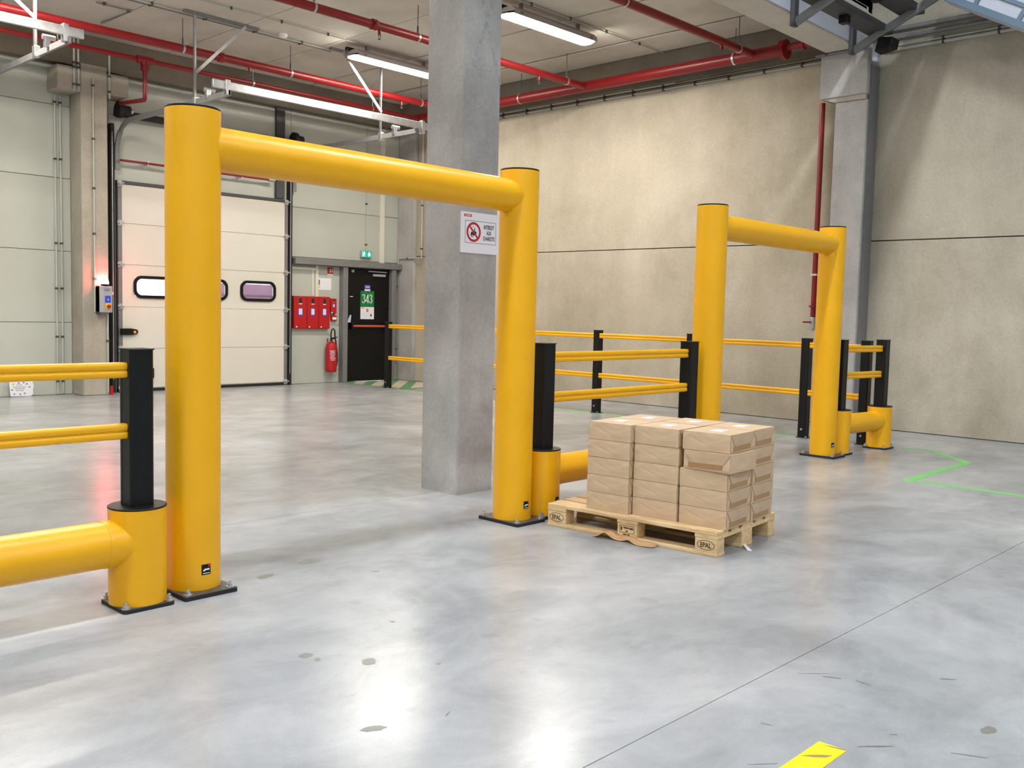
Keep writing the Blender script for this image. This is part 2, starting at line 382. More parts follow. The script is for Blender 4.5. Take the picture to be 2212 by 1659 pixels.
# tall hall shell
struct(box(HX-.2, HX, HY, WY+.2, 0, HZ).build('wall_left', 'panel'), 'pale panel wall at the far side of the hall')
struct(box(HX, WX+.2, HY-.2, HY, 0, HZ).build('wall_front', 'panel'), 'pale panel wall behind the viewer')
rf = box(HX, WX+.2, HY, EY+.3, HZ, HZ+.12).build('ceiling_hall', 'steel'); struct(rf, 'grey steel roof deck of the tall hall')
for yy in (2.2, -3.4, -9.0):
    for xx in (-6.5, -.5, 5.5):
        box(xx, xx+4.2, yy-.7, yy+.7, HZ-.05, HZ-.01).build('roof_light', 'sky', rf)
for yy in (4.2, .2, -5.4):
    t = MB().bar((HX, yy, 8.9), (WX, yy, 8.9), .16, .16)
    t.bar((HX, yy, 7.7), (WX, yy, 7.7), .16, .16)
    k = HX
    while k < WX-.9:
        t.bar((k, yy, 7.72), (k+.65, yy, 8.88), .09, .09); t.bar((k+.65, yy, 8.88), (k+1.3, yy, 7.72), .09, .09); k += 1.3
    tag(t.build('roof_truss', 'steel'), {4.2: 'grey steel roof truss nearest the low ceiling edge', .2: 'grey steel roof truss above the viewer', -5.4: 'grey steel roof truss behind the viewer'}[yy], 'truss', 'roof trusses of the tall hall')

# free-standing column and the pilasters
cl = MB().prism([(4.802, 5.122), (5.153, 5.122), (5.165, 5.134), (5.165, 5.518), (5.153, 5.53), (4.802, 5.53), (4.79, 5.518), (4.79, 5.134)], (0, 0, 0), (1, 0, 0), (0, 1, 0), 4.7).build('column', 'colc')
tag(cl, 'square grey concrete column standing behind the nearer yellow gate', 'column'); cl['kind'] = 'structure'
p1 = thing('pilaster', 'concrete wall pilaster with a wide head at the edge of the low ceiling', 'pilaster', (11.75, 5.4, 0)); p1['kind'] = 'structure'
box(11.6, WX, 5.17, 5.585, 0, 4.08).build('shaft', 'colc', p1, bevel=.012)
box(11.56, WX, 5.17, 5.785, 4.14, 4.7).build('head', 'colc', p1, bevel=.01)
MB().prism([(5.19, 4.08), (5.585, 4.08), (5.775, 4.14), (5.19, 4.14)], (11.585, 0, 0), (0, 1, 0), (0, 0, 1), .3).build('mortar_bed', 'warmc', p1)
box(11.64, WX-.02, 5.155, 5.172, 0, 4.5).build('dark_side', 'steel', p1)  # side face of the shaft, toned darker by a thin grey sheet
p2 = thing('pilaster', 'warm concrete pilaster with two corbels left of the dock door', 'pilaster', (5.886, 14.24, 0)); p2['kind'] = 'structure'
box(5.696, 6.076, 14.05, WY, 0, 4.74).build('shaft', 'warmc', p2, bevel=.012)
box(5.378, 5.696, 14.05, WY, 4.335, 4.667).build('corbel', 'warmc', p2, bevel=.01)
box(6.076, 6.392, 14.05, WY, 4.363, 4.667).build('corbel', 'warmc', p2, bevel=.01)
p3 = box(11.82, WX, 13.95, WY-.01, 0, 4.74).build('pilaster', 'colc', bevel=.01); tag(p3, 'shallow concrete corner pilaster right of the black exit door', 'pilaster'); p3['kind'] = 'structure'

# ================================================================== BARRIERS
def bolts(root_part, spots, z, r=.011):
    for x, y in spots:
        b = MB(); b.cyl((x, y, z), (x, y, z+.004), r*1.9, 16).cyl((x, y, z+.004), (x, y, z+.017), r*1.15, 6).cyl((x, y, z+.017), (x, y, z+.03), r*.55, 10)
        b.build('bolt', 'zinc', root_part)
def sticker(post, c, r, off_deg, z, h=.05):
    d = Vector((c[0], c[1], 0)).normalized(); rt = Vector((d.y, -d.x, 0)); a = math.radians(off_deg)
    n = -d*math.cos(a)+rt*math.sin(a); ang = math.atan2(n.y, n.x); hw = .023/r
    s = MB().patch(c, r, ang, hw, z, z+h).build('sticker', 'black', post); s['label'] = 'small black maker sticker with white stroke'
    MB().patch(c, r+.0012, ang+hw*.15, hw*.55, z+.022, z+.029).patch(c, r+.0012, ang-hw*.45, hw*.2, z+.018, z+.025).patch(c, r+.0012, ang, hw*.75, z+.006, z+.009).build('white_mark', 'white', post)
    MB().patch(c, r+.0012, ang+hw*.72, hw*.26, z+.036, z+.05).build('red_mark', 'redink', post)
def gate(a, b, label, stick):
    root = thing('height_limit_gate', label, 'safety gate', ((a[0]+b[0])/2, (a[1]+b[1])/2, 0), 0, 'yellow overhead gates')
    R = .126
    for k, c in enumerate((a, b)):
        po = MB().cyl((*c, .02), (*c, 2.265), R, 48).build('post', 'yellow', root)
        MB().cyl((*c, 2.265), (*c, 2.276), R-.001, 48).build('post_cap', 'black', po, bevel=.003)
        pl = MB().prism(rrect(.268, .36, .012, 3), (c[0], c[1], 0), (1, 0, 0), (0, 1, 0), .022).build('base_plate', 'plate', root)
        MB().prism(rrect(.27, .362, .012, 3), (c[0], c[1], .001), (1, 0, 0), (0, 1, 0), .018).build('rubber_edge', 'rubber', pl)
        bolts(pl, [(c[0]+i*.108, c[1]+j*.152) for i in (-1, 1) for j in (-1, 1)], .022)
        if stick[k] is not None: sticker(po, c, R, stick[k][0], stick[k][1])
    MB().cyl((a[0], a[1], 2.106), (b[0], b[1], 2.106), .104, 48).build('crossbeam', 'yellow', root)
    return root
gate((2.225, 4.222), (4.505, 4.28), 'tall yellow overhead gate nearest the viewer, in front of the grey column', [(27, .095), (47, .095)])
gate((6.81, 4.29), (9.035, 4.31), 'tall yellow overhead gate standing farther away behind the loaded pallet', [None, (50, .10)])

def rail_profile():
    pts = []; n = 20; H = .034
    for i in range(n+1):
        z = -1+2*i/n; t = .018+.009*math.sqrt(max(0, 1-((abs(z)-.5)/.5)**2)); pts.append((t, z*H))
    return pts + [(-t, z) for t, z in reversed(pts)]
def rail(p0, p1, z, name, root):
    p0 = Vector((*p0, z)); p1 = Vector((*p1, z)); d = p1-p0; L = d.length; d.normalize(); side = Vector((-d.y, d.x, 0))
    # profile plane spanned by side and up, extruded along d
    mb = MB().prism(rail_profile(), p0, side, (0, 0, 1), 1); k = len(mb.v)//2
    for i in range(k): mb.v[i] = tuple(Vector(mb.v[i])); mb.v[k+i] = tuple(Vector(mb.v[i])+d*L)
    return mb.build(name, 'yellow', root, bevel=.004)
def post_profile(h):
    c = .008; n = .0012; w = h*.55
    q = [(h, -h+c), (h, -w), (h-n, -w+.001), (h-n, w-.001), (h, w), (h, h-c)]
    pts = []
    for k in range(4):
        a = k*PI/2
        pts += [(x*math.cos(a)-y*math.sin(a), x*math.sin(a)+y*math.cos(a)) for x, y in q]
    return pts
def black_post(c, z0, z1, root, h=.055):
    po = MB().prism(post_profile(h), (*c, z0), (1, 0, 0), (0, 1, 0), z1-z0).build('post', 'black', root)
    box(c[0]-h-.003, c[0]+h+.003, c[1]-h-.003, c[1]+h+.003, z1, z1+.006).build('post_cap', 'rubber', po, bevel=.002)
    return po
def barrier(a, b, label, stick=None, left_open=False):
    root = thing('bumper_barrier', label, 'barrier', ((a[0]+b[0])/2, (a[1]+b[1])/2, 0), 0, 'bumper barriers beside the gates')
    R = .125
    for k, c in enumerate((a, b)):
        po = MB().cyl((*c, .018), (*c, .45), R, 48).build('short_post', 'yellow', root)
        MB().cyl((*c, .45), (*c, .459), R+.002, 48).build('post_cap', 'black', po, bevel=.003)
        pl = MB().prism(rrect(.238, .25, .02, 4), (c[0], c[1], 0), (1, 0, 0), (0, 1, 0), .02).build('base_plate', 'plate', root)
        MB().prism(rrect(.24, .252, .02, 4), (c[0], c[1], .001), (1, 0, 0), (0, 1, 0), .015).build('rubber_edge', 'rubber', pl)
        bolts(pl, [(c[0]+i*.10, c[1]+j*.103) for i in (-1, 1) for j in (-1, 1)], .02)
        black_post(c, .458, 1.16, root)
        if stick and stick[k]: sticker(po, c, R, stick[k][0], stick[k][1])
    d = (Vector((*b, 0))-Vector((*a, 0))).normalized(); A = Vector((*a, .298)); B = Vector((*b, .298))
    MB().cyl(A, B, .104, 40).build('bumper_tube', 'yellow', root)
    MB().cyl(A, A+d*.165, .1062, 40).build('tube_sleeve', 'yellow', root, bevel=.0015)
    MB().cyl(B-d*.165, B, .1062, 40).build('tube_sleeve', 'yellow', root, bevel=.0015)
    e = d*.05
    for z in (1.07, .798): rail((A+e).xy, (B-e).xy, z, 'rail', root)
    return root
barrier((-.35, 4.13), (1.925, 4.17), 'low yellow bumper barrier with two rails leaving the picture on the left')
barrier((4.768, 4.262), (6.54, 4.285), 'yellow bumper barrier with two rails running behind the loaded pallet', [(62, .09), None])
barrier((9.305, 4.29), (10.12, 4.20), 'short yellow bumper barrier at the right end by the concrete wall')

fx = lambda y: 10.13+.0255*y
fence = thing('walkway_fence', 'long yellow and black rail fence along the concrete wall to the exit door', 'fence', (fx(8.7), 8.7, 0))
fy = [4.43, 5.14, 6.72, 8.26, 10.65, 12.98]
for y in fy:
    po = black_post((fx(y), y), .008, 1.14, fence, .05)
    box(fx(y)-.055, fx(y)+.055, y-.065, y+.065, 0, .008).build('foot_plate', 'rubber', po)
    b = MB().cyl((fx(y)-.045, y-.055, .008), (fx(y)-.045, y-.055, .022), .011, 6).cyl((fx(y)-.05, y, .10), (fx(y)-.058, y, .10), .012, 12)
    b.build('bolt', 'zinc', po)
for ya, yb in zip(fy[:-1], fy[1:]):
    for z in (1.068, .522): rail((fx(ya+.04)-.012, ya+.04), (fx(yb-.04)-.012, yb-.04), z, 'rail', fence)

# ================================================================== PALLET AND PARCELS
PO = (4.6867, 2.8372, 0); PR = math.radians(5.12)
pal = thing('wooden_pallet', 'worn wooden transport pallet carrying brown parcels', 'pallet', PO, PR)
lb = lambda x0, x1, y0, y1, z0, z1, n, j=0.: box(x0, x1, y0-j, y1+j, z0, z1).build(n, 'wood', pal, bevel=.003, local=True)
for x0, x1 in ((0, .145), (.185, .285), (.3275, .4725), (.515, .615), (.655, .8)): lb(x0, x1, 0, 1.2, .122, .144, 'top_board', random.uniform(-.004, .002))
for y0 in (0, .5275, 1.055): lb(0, .8, y0, y0+.145, .1, .122, 'stringer_board')
for x0, x1 in ((0, .1), (.3275, .4725), (.7, .8)): lb(x0, x1, 0, 1.2, 0, .022, 'bottom_board')
blocks = []
for x0, x1 in ((0, .1), (.3275, .4725), (.7, .8)):
    for y0 in (0, .5275, 1.055): blocks.append(lb(x0+.002, x1-.002, y0+.003, y0+.142, .022, .1, 'block'))
U, V = (0, -1, 0), (0, 0, 1)
for y in (.072, 1.128):
    MB().ring(circ(.056, 40, .029), circ(.052, 40, .0255), (.0015, y, .061), U, V, -.0012).build('brand_oval', 'burnt', blocks[0 if y < .5 else 2], local=True, smooth=False)
    text_mb('EPAL', (.0005, y, .061), U, V, .07, .03, -.0008, .03).build('brand_letters', 'burnt', blocks[0 if y < .5 else 2], local=True, smooth=False)
q = MB().ring([(-.052, -.018), (.052, -.018), (.052, .028), (-.052, .028)], [(-.049, -.015), (.049, -.015), (.049, .025), (-.049, .025)], (.0015, .6, .062), U, V, -.0012)
for a, b, c, d in ((-.045, -.034, -.005, .018), (-.026, .012, .008, .017), (.016, .044, .006, .017), (-.012, .008, -.01, -.003), (-.028, -.002, -.032, -.024), (.004, .02, -.032, -.024)):
    q.prism([(a, c), (b, c), (b, d), (a, d)], (.0015, .6, .062), U, V, -.0012)
q.build('brand_stamp', 'burnt', blocks[1], local=True, smooth=False)

BX, BY, BZ = .3145, .309, .1095      # parcel: x depth, y width, height
def parcel_mesh(seed):
    rnd = random.Random(seed); n = 7; bm = bmesh.new()
    bmesh.ops.create_cube(bm, size=1.0)
    bmesh.ops.subdivide_edges(bm, edges=bm.edges[:], cuts=n, use_grid_fill=True)
    ph = [rnd.uniform(0, 6) for _ in range(4)]
    for v in bm.verts:
        x, y, z = v.co
        ex, ey, ez = (1-(2*abs(x))**4), (1-(2*abs(y))**4), (1-(2*abs(z))**4)
        bul = .0015; w = .0008*math.sin(14*y+9*z+ph[0])+.0006*math.sin(11*x-13*z+ph[1])
        dx = (bul*ey*ez+w*ey)*(1 if x > .49 else -1 if x < -.49 else 0)
        dy = (bul*ex*ez+w*ex)*(1 if y > .49 else -1 if y < -.49 else 0)
        v.co = Vector((x*(BX-.006)+dx, y*(BY-.006)+dy, z*(BZ-.001)+BZ/2))
    me = bpy.data.meshes.new('wrapping'); bm.to_mesh(me); bm.free()
    me.materials.append(M['kraft']); me.shade_smooth(); me.set_sharp_from_angle(angle=math.radians(50)); return me
PM = [parcel_mesh(s) for s in range(4)]
def end_meshes():
    out = []
    for sgn in (-1, 1):
        u = (1, 0, 0) if sgn < 0 else (-1, 0, 0); o = (0, sgn*(BY/2-.001), 0); h = BX/2-.006
        fl = MB().prism([(-h, BZ-.004), (-h+.055, BZ*.32), (h-.055, BZ*.32), (h, BZ-.004)], o, u, (0, 0, 1), .0028)
        wing = (MB().prism([(-h, BZ-.01), (-h, .012), (-h+.05, .012)], o, u, (0, 0, 1), .0018), MB().prism([(h, BZ-.01), (h-.05, .012), (h, .012)], o, u, (0, 0, 1), .0018))
        tp = MB().prism([(-h+.03, .012), (h-.05, .016), (h-.05, BZ*.40), (-h+.03, BZ*.36)], o, u, (0, 0, 1), .0036)
        out.append((fl, wing, tp))
    return out
def mesh_of(mb, name, mat):
    o = mb.build(name, mat, None); me = o.data; bpy.data.objects.remove(o); return me
EM = [(mesh_of(a, 'end_flap', 'flap'), [mesh_of(q, 'end_fold', 'kraft') for q in w], mesh_of(b, 'parcel_tape', 'kraftdark')) for a, w, b in end_meshes()]
lab = mesh_of(MB().prism([(-.05, -.036), (.05, -.036), (.05, .036), (-.05, .036)], (0, 0, BZ+.0005), (1, 0, 0), (0, 1, 0), .0012), 'paper_label', 'white')
cr, sr = math.cos(PR), math.sin(PR)
def parcel(lx, ly, lz, rot, label, with_label, k):
    w = (PO[0]+cr*lx-sr*ly, PO[1]+sr*lx+cr*ly, lz)
    root = thing('paper_parcel', label, 'parcel', w, PR+rot, 'kraft paper parcels on the pallet')
    def part(n, me):
        o = bpy.data.objects.new(n, me); COL.objects.link(o); o.parent = root; return o
    part('wrapping', PM[k % 4])
    for fl, wg, tp in EM: part('end_flap', fl); part('parcel_tape', tp); [part('end_fold', q) for q in wg]
    if with_label:
        p = part('paper_label', lab); p['label'] = 'white paper label on top'; p.location = (random.uniform(-.02, .02), random.uniform(-.01, .02), 0)
colname = ['rightmost', 'middle', 'left']; rowname = ['front', 'rear']
layname = ['bottom', 'second', 'third', 'fourth', 'top']
k = 0
for lay in range(5):
    for row in range(2):
        for c in range(3):
            lx = (.085 if c < 2 else .05)+BX/2+row*.321+random.uniform(-.003, .003)
            ly = -.008+BY/2+c*.3175+random.uniform(-.003, .003); rot = math.radians(random.uniform(-.7, .7)); lz = .1445+lay*(BZ+.0012)
            lbl = 'brown paper parcel, %s layer, %s row, %s stack on the pallet' % (layname[lay], rowname[row], colname[c])
            if lay == 3 and row == 0 and c == 0:
                lx -= .016; ly -= .034; rot = math.radians(-93)
                lbl = 'crumpled brown parcel turned with its taped end to the front, fourth layer right'
            if lay == 4: lbl = 'brown paper parcel with white label on top, %s row, %s of the top layer' % (rowname[row], colname[c])
            if lay == 4 and c == 0 and row == 0: ly -= .006
            parcel(lx, ly, lz, rot, lbl, lay == 4, k); k += 1

# torn cardboard under the pallet edge and a paper scrap
cb = MB(); nx, ny = 6, 26
for j in range(ny+1):
    for i in range(nx+1):
        t = j/ny; y = .38+.42*t; x = -.066+.060*i/nx-.012*math.sin(9*t)*(1-i/nx)
        hump = .038*math.exp(-((t-.80)/.10)**2)+.014*math.exp(-((t-.42)/.09)**2)
        z = .006+hump*(1-.35*i/nx)+.012*max(0, (i/nx-.70)/.30)+.002*math.sin(20*t+i)
        cb.v.append((x, y, z))
for j in range(ny):
    for i in range(nx): a = j*(nx+1)+i; cb.f.append((a, a+1, a+nx+2, a+nx+1))
cbo = cb.build('cardboard_scrap', 'card'); cbo.location = (PO[0], PO[1], 0); cbo.rotation_euler = (0, 0, PR)
sm = cbo.modifiers.new('thickness', 'SOLIDIFY'); sm.thickness = .003
tag(cbo, 'curled torn strip of brown cardboard sticking out under the pallet', 'cardboard')
sc = MB().add([(4.975, 2.805, .002), (4.99, 2.785, .002), (5.055, 2.865, .014), (5.04, 2.88, .018), (4.975, 2.805, .0005), (4.99, 2.785, .0005), (5.055, 2.865, .0125), (5.04, 2.88, .0165)],
              [(0, 1, 2, 3), (7, 6, 5, 4), (0, 4, 5, 1), (1, 5, 6, 2), (2, 6, 7, 3), (3, 7, 4, 0)]).build('paper_scrap', 'white')
tag(sc, 'small white paper scrap on the floor beside the pallet', 'paper')

# ================================================================== FLOOR MARKINGS
def path_strip(pts, w, z=.0015):
    L = []; R = []; n = len(pts)
    for i, p in enumerate(pts):
        p = Vector(p); a = Vector(pts[max(i-1, 0)]); b = Vector(pts[min(i+1, n-1)])
        d1 = (p-a).normalized() if i else (b-p).normalized(); d2 = (b-p).normalized() if i < n-1 else d1
        t = (d1+d2).normalized(); nn = Vector((-t.y, t.x)); n1 = Vector((-d1.y, d1.x)); m = w/2/max(.35, nn.dot(n1))
        L.append((p.x+nn.x*m, p.y+nn.y*m)); R.append((p.x-nn.x*m, p.y-nn.y*m))
    vs = [(*q, z) for q in L]+[(*q, z) for q in R]+[(*q, 0.0002) for q in L]+[(*q, .0002) for q in R]; fs = []
    for i in range(n-1):
        fs += [(i, n+i, n+i+1, i+1), (2*n+i, 2*n+i+1, 3*n+i+1, 3*n+i), (i, i+1, 2*n+i+1, 2*n+i), (n+i, 3*n+i, 3*n+i+1, n+i+1)]
    return MB().add(vs, fs)
tag(path_strip([(10.37, 4.05), (10.36, 3.72), (9.80, 3.17), (8.28, 3.16), (8.28, 2.6), (8.285, -2.5)], .085).build('floor_line', 'greenline', smooth=False), 'bright green zigzag line painted on the floor at the right', 'floor marking')
tag(path_strip([(10.30, 4.6), (10.31, 8.5), (10.36, 12.6)], .06).build('floor_line', 'greenline', smooth=False), 'thin green line painted along the foot of the rail fence', 'floor marking')
ht = thing('hatched_marking', 'green and pale hatched floor marking in front of the black exit door', 'floor marking', (11.0, 13.6, 0))
hb = MB().add([(10.42, 14.40, .001), (10.44, 12.62, .001), (11.80, 12.62, .001), (11.80, 14.40, .001)], [(0, 1, 2, 3)]).build('green_field', 'greenmat', ht, smooth=False)
for i in range(-3, 5):
    # diagonal pale bands clipped to the field
    x0, x1, y0, y1 = 10.52, 11.78, 12.74, 14.38; b = y0-x0+i*.52
    pts = []
    for off in (0, .27):
        c = b+off; seg = []
        for x in (x0, x1):
            y = x+c
            if y0 <= y <= y1: seg.append((x, y))
        for y in (y0, y1):
            x = y-c
            if x0 < x < x1: seg.append((x, y))
        seg = sorted(set(seg))
        if len(seg) >= 2: pts.append((seg[0], seg[-1]))
    if len(pts) == 2:
        (a, b_), (c_, d_) = pts
        MB().add([(*a, .002), (*b_, .002), (*d_, .002), (*c_, .002)], [(0, 1, 2, 3)]).build('pale_band', 'palemat', ht, smooth=False)
tp = thing('floor_tape', 'short end of yellow tape stuck on the floor, bottom right', 'floor tape', (2.4, 1.29, 0))
MB().prism([(1.2, 1.242), (2.888, 1.246), (2.884, 1.339), (1.2, 1.336)], (0, 0, .0004), (1, 0, 0), (0, 1, 0), .0015).build('tape_strip', 'tape', tp)
for pts in ([(2.868, 1.318), (2.872, 1.29), (2.880, 1.248), (2.888, 1.246), (2.887, 1.262), (2.878, 1.295)],
            [(2.742, 1.334), (2.772, 1.312), (2.800, 1.286), (2.818, 1.264), (2.816, 1.262), (2.79, 1.27), (2.765, 1.296)]):
    MB().prism(pts, (0, 0, .0019), (1, 0, 0), (0, 1, 0), .0004).build('scuff', 'scuff', tp, smooth=False)

# stains and tyre scuffs that lie on the floor bays
def blob(cx_, cy_, rx, ry, rot, mat, name, seed):
    r_ = random.Random(seed); n = 18; pts = []
    for i_ in range(n):
        a = 2*PI*i_/n; k_ = 1+r_.uniform(-.18, .18); x, y = rx*k_*math.cos(a), ry*k_*math.sin(a)
        pts.append((cx_+x*math.cos(rot)-y*math.sin(rot), cy_+x*math.sin(rot)+y*math.cos(rot)))
    MB().prism(pts, (0, 0, .0001), (1, 0, 0), (0, 1, 0), .0005).build(name, mat, floor, smooth=False)
for i_, (x, y, rx, ry) in enumerate(((2.923, 4.28, .06, .05), (2.59, 4.173, .05, .03), (2.107, 3.103, .028, .026), (2.119, 3.037, .016, .012), (2.251, 2.885, .036, .03), (2.434, 2.688, .011, .009), (2.622, 3.198, .012, .01), (2.68, 3.359, .01, .008), (3.071, 3.888, .025, .02), (1.894, 2.401, .045, .02), (3.39, .98, .04, .02))):
    blob(x, y, rx, ry, .3*i_, 'stain', 'stain', i_)
for i_, (x0, y0, x1, y1, w_) in enumerate(((3.39, 1.67, 3.474, 1.588, .006), (3.431, 1.591, 3.463, 1.529, .012), (3.489, 1.487, 3.48, 1.426, .012), (3.745, 1.27, 3.782, 1.222, .012), (2.945, 1.234, 3.028, 1.157, .012), (2.572, 1.417, 2.646, 1.357, .006), (2.874, 1.546, 2.882, 1.506, .006), (3.116, 1.016, 3.171, .908, .008), (2.17, 2.329, 2.13, 2.31, .006), (3.11, 1.20, 3.13, 1.18, .008))):
    L_ = math.hypot(x1-x0, y1-y0); blob((x0+x1)/2, (y0+y1)/2, L_/2, w_/2, math.atan2(y1-y0, x1-x0), 'scuffdark', 'scuff', 40+i_)
# dark formwork marks on the column face
for i_, ((x0, z0), (x1, z1), w_) in enumerate((((4.915, 3.75), (5.15, 3.05), .03), ((5.115, 3.75), (4.872, 3.14), .03), ((4.882, 3.137), (5.06, 3.132), .016), ((4.90, 2.857), (5.07, 2.857), .012), ((4.905, 2.857), (4.925, 2.857), .022), ((5.045, 2.857), (5.065, 2.857), .022))):
    ym = 5.1217-.00025*i_
    MB().bar((x0, ym, z0), (x1, ym, z1), w_, .0012, (0, 1, 0)).build('formwork_mark', 'mark', cl)

# ================================================================== SIGN ON COLUMN
sg = thing('warning_sign', 'white paper sign INTERDIT AUX CHARIOTS with red ban symbol on the grey column', 'sign', (4.98, 5.118, 1.79))
SU, SV = (1, 0, 0), (0, 0, 1); sx0, sw, sz1, sh = 4.776, .402, 2.088, .297
S = lambda fx_, fy_: (sx0+sw*fx_, 5.1165, sz1-sh*fy_)
box(sx0, sx0+sw, 5.1165, 5.1185, sz1-sh, sz1).build('sheet', 'paper', sg, smooth=False)
def rect_on(o, w, h, d=.0006): return MB().prism([(-w/2, -h/2), (w/2, -h/2), (w/2, h/2), (-w/2, h/2)], o, SU, SV, d)
rect_on(S(.175, .085), .075, .018).build('red_logo', 'redink', sg, smooth=False)
lg = MB()
for dx in (-.022, -.010, .002, .012, .022): lg.prism([(dx-.004, -.004), (dx+.004, -.004), (dx+.004, .004), (dx-.004, .004)], (S(.175, .085)[0], 5.1158, S(.175, .085)[2]), SU, SV, .0005)
lg.build('logo_mark', 'paper', sg, smooth=False)
fr = S(.505, .48); fw, fh = .318, .165
MB().ring([(-fw/2, -fh/2), (fw/2, -fh/2), (fw/2, fh/2), (-fw/2, fh/2)], [(-fw/2+.004, -fh/2+.004), (fw/2-.004, -fh/2+.004), (fw/2-.004, fh/2-.004), (-fw/2+.004, fh/2-.004)], fr, SU, SV, .0006).build('frame_line', 'greyink', sg, smooth=False)
rc = S(.325, .48)
fk = MB()
fk.prism([(-.030, -.028), (.026, -.022), (.030, .004), (.008, .006), (-.008, -.004), (-.022, .004), (-.030, -.012)], rc, SU, SV, .0005)
fk.prism([(.000, .004), (.012, .004), (.014, .022), (.010, .036), (.006, .022)], rc, SU, SV, .0005)
fk.prism([(-.008, .044), (-.004, .046), (-.002, .034), (-.006, .032)], rc, SU, SV, .0005)
fk.prism([(x-.014, y-.026) for x, y in circ(.012, 16)], rc, SU, SV, .0007).build('truck_symbol', 'blackink', sg, smooth=False)
MB().prism([(x-.014, y-.026) for x, y in circ(.006, 16)], (rc[0], rc[1]-.0008, rc[2]), SU, SV, .0004).build('truck_wheel', 'paper', sg, smooth=False)
MB().ring(circ(.072, 48), circ(.055, 48), rc, SU, SV, .001).prism([(-.050, .040), (-.040, .050), (.050, -.040), (.040, -.050)], rc, SU, SV, .0013).build('ban_ring', 'redink', sg, smooth=False)
for t, fy_, w_ in (('INTERDIT', .335, .108), ('AUX', .475, .05), ('CHARIOTS', .615, .12)):
    text_mb(t, S(.715, fy_), SU, SV, w_, .031, .0008, .03).build('lettering', 'blackink', sg, smooth=False)

# ================================================================== DOCK DOOR
dd = thing('sectional_dock_door', 'ivory sectional loading dock door with three rounded windows', 'dock door', (7.85, 14.38, 0))
X0, X1 = 6.42, 9.27; yf, yb = 14.37, 14.42
zs = [.055, .664, 1.305, 1.943, 2.564, 3.15]
wins = [(6.93, 1.612), (7.842, 1.612), (8.752, 1.612)]; ww, wh = .62, .29
for i in range(5):
    a, b = zs[i]+.003, zs[i+1]-.003
    mb = MB()
    if i != 2: mb.box(X0, X1, yf, yb, a, b)
    else:
        zb, zt = 1.612-wh/2, 1.612+wh/2
        mb.box(X0, X1, yf, yb, a, zb).box(X0, X1, yf, yb, zt, b); e = X0
        for wx, _ in wins: mb.box(e, wx-ww/2, yf, yb, zb, zt); e = wx+ww/2
        mb.box(e, X1, yf, yb, zb, zt)
    mb.build('door_section', 'ivory', dd, bevel=.004 if i != 2 else 0)
for wx, wz in wins:
    wf = MB().ring(rrect(.68, .345, .125, 8), rrect(.585, .25, .085, 8), (wx, yf, wz), (1, 0, 0), (0, 0, 1), .025).build('window_frame', 'black', dd, bevel=.004)
    box(wx-.31, wx+.31, yf+.018, yf+.026, wz-.145, wz+.145).build('window_pane', 'glass', wf, smooth=False)
box(X0-.06, X0, yf-.004, yb, .05, 3.155).build('end_cap', 'steel', dd); box(X1, X1+.06, yf-.004, yb, .05, 3.155).build('end_cap', 'steel', dd)
for zz in zs[1:-1]: box(X0, X1, yf+.012, yb-.006, zz-.02, zz+.02).build('joint_strip', 'ivory', dd, smooth=False)
for x0, x1 in ((6.25, X0+.03), (X1-.03, 9.42)): box(x0, x1, yb, yb+.16, 0, 3.16).build('side_seal', 'rubber', dd)
box(6.25, 9.42, yb, yb+.16, 3.12, 3.2).build('lintel_seal', 'rubber', dd)
box(X0-.06, X1+.06, yf-.006, yb, .0, .055).build('bottom_seal', 'rubber', dd, bevel=.008)
box(X0-.06, X1+.06, yf-.01, yb, .045, .062).build('bottom_profile', 'zinc', dd)
box(X0-.06, X1+.06, yf-.01, yb+.01, 3.15, 3.20).build('top_seal', 'steeldark', dd)
for zz in zs[:]:
    for xx in (X0-.03, X1+.03):
        MB().box(xx-.04, xx+.03, yf-.02, yf, zz-.045, zz+.045).cyl((xx-.055, yf-.03, zz+.01), (xx+.055, yf-.03, zz+.01), .014, 10).box(xx-.025, xx+.02, yf-.045, yf-.015, zz-.02, zz+.03).build('roller_hinge', 'zinc', dd, bevel=.003)
for xx, nm in ((6.285, 0), (9.385, 1)):
    MB().box(xx-.045, xx+.012, 14.33, 14.43, 0, 4.02).build('door_track', 'rubber', dd)
    s = 1 if nm == 0 else -1
    MB().box(xx+s*.02-.012, xx+s*.02+.012, 14.36, 14.42, 0, 3.75).build('track_lip', 'steel', dd)
    MB().cyl((xx-.02, 14.335, .2), (xx-.02, 14.335, 3.9), .008, 8).build('lift_cable', 'zinc', dd)
# curved and horizontal tracks
for xx, yend in ((6.35, 11.1), (9.45, 11.05)):
    pts = [(xx, 14.36, 3.35), (xx, 14.36, 3.6)]+[(xx, 14.36-.42*(1-math.cos(t)), 3.61+.42*math.sin(t)) for t in [PI/2*i/8 for i in range(9)]]+[(xx, yend, 4.03)]
    mb = MB()
    for p, q in zip(pts[:-1], pts[1:]): mb.bar(p, q, .035, .07, (1, 0, 0) if abs(p[2]-q[2]) > abs(p[1]-q[1]) else (0, 0, 1))
    mb.build('overhead_track', 'steel', dd)
box(6.3, 9.45, 14.28, 14.36, 4.13, 4.22).build('torsion_shaft', 'rubber', dd)
for xx in (6.36, 9.40):
    MB().cyl((xx-.05, 14.26, 4.22), (xx+.02, 14.26, 4.22), .12, 24).cyl((xx+.02, 14.26, 4.22), (xx+.14, 14.26, 4.22), .075, 20).build('cable_drum', 'rubber', dd, bevel=.006)
    MB().cyl((xx+.14, 14.26, 4.22), (xx+.19, 14.26, 4.22), .035, 14).build('drum_collar', 'zinc', dd)
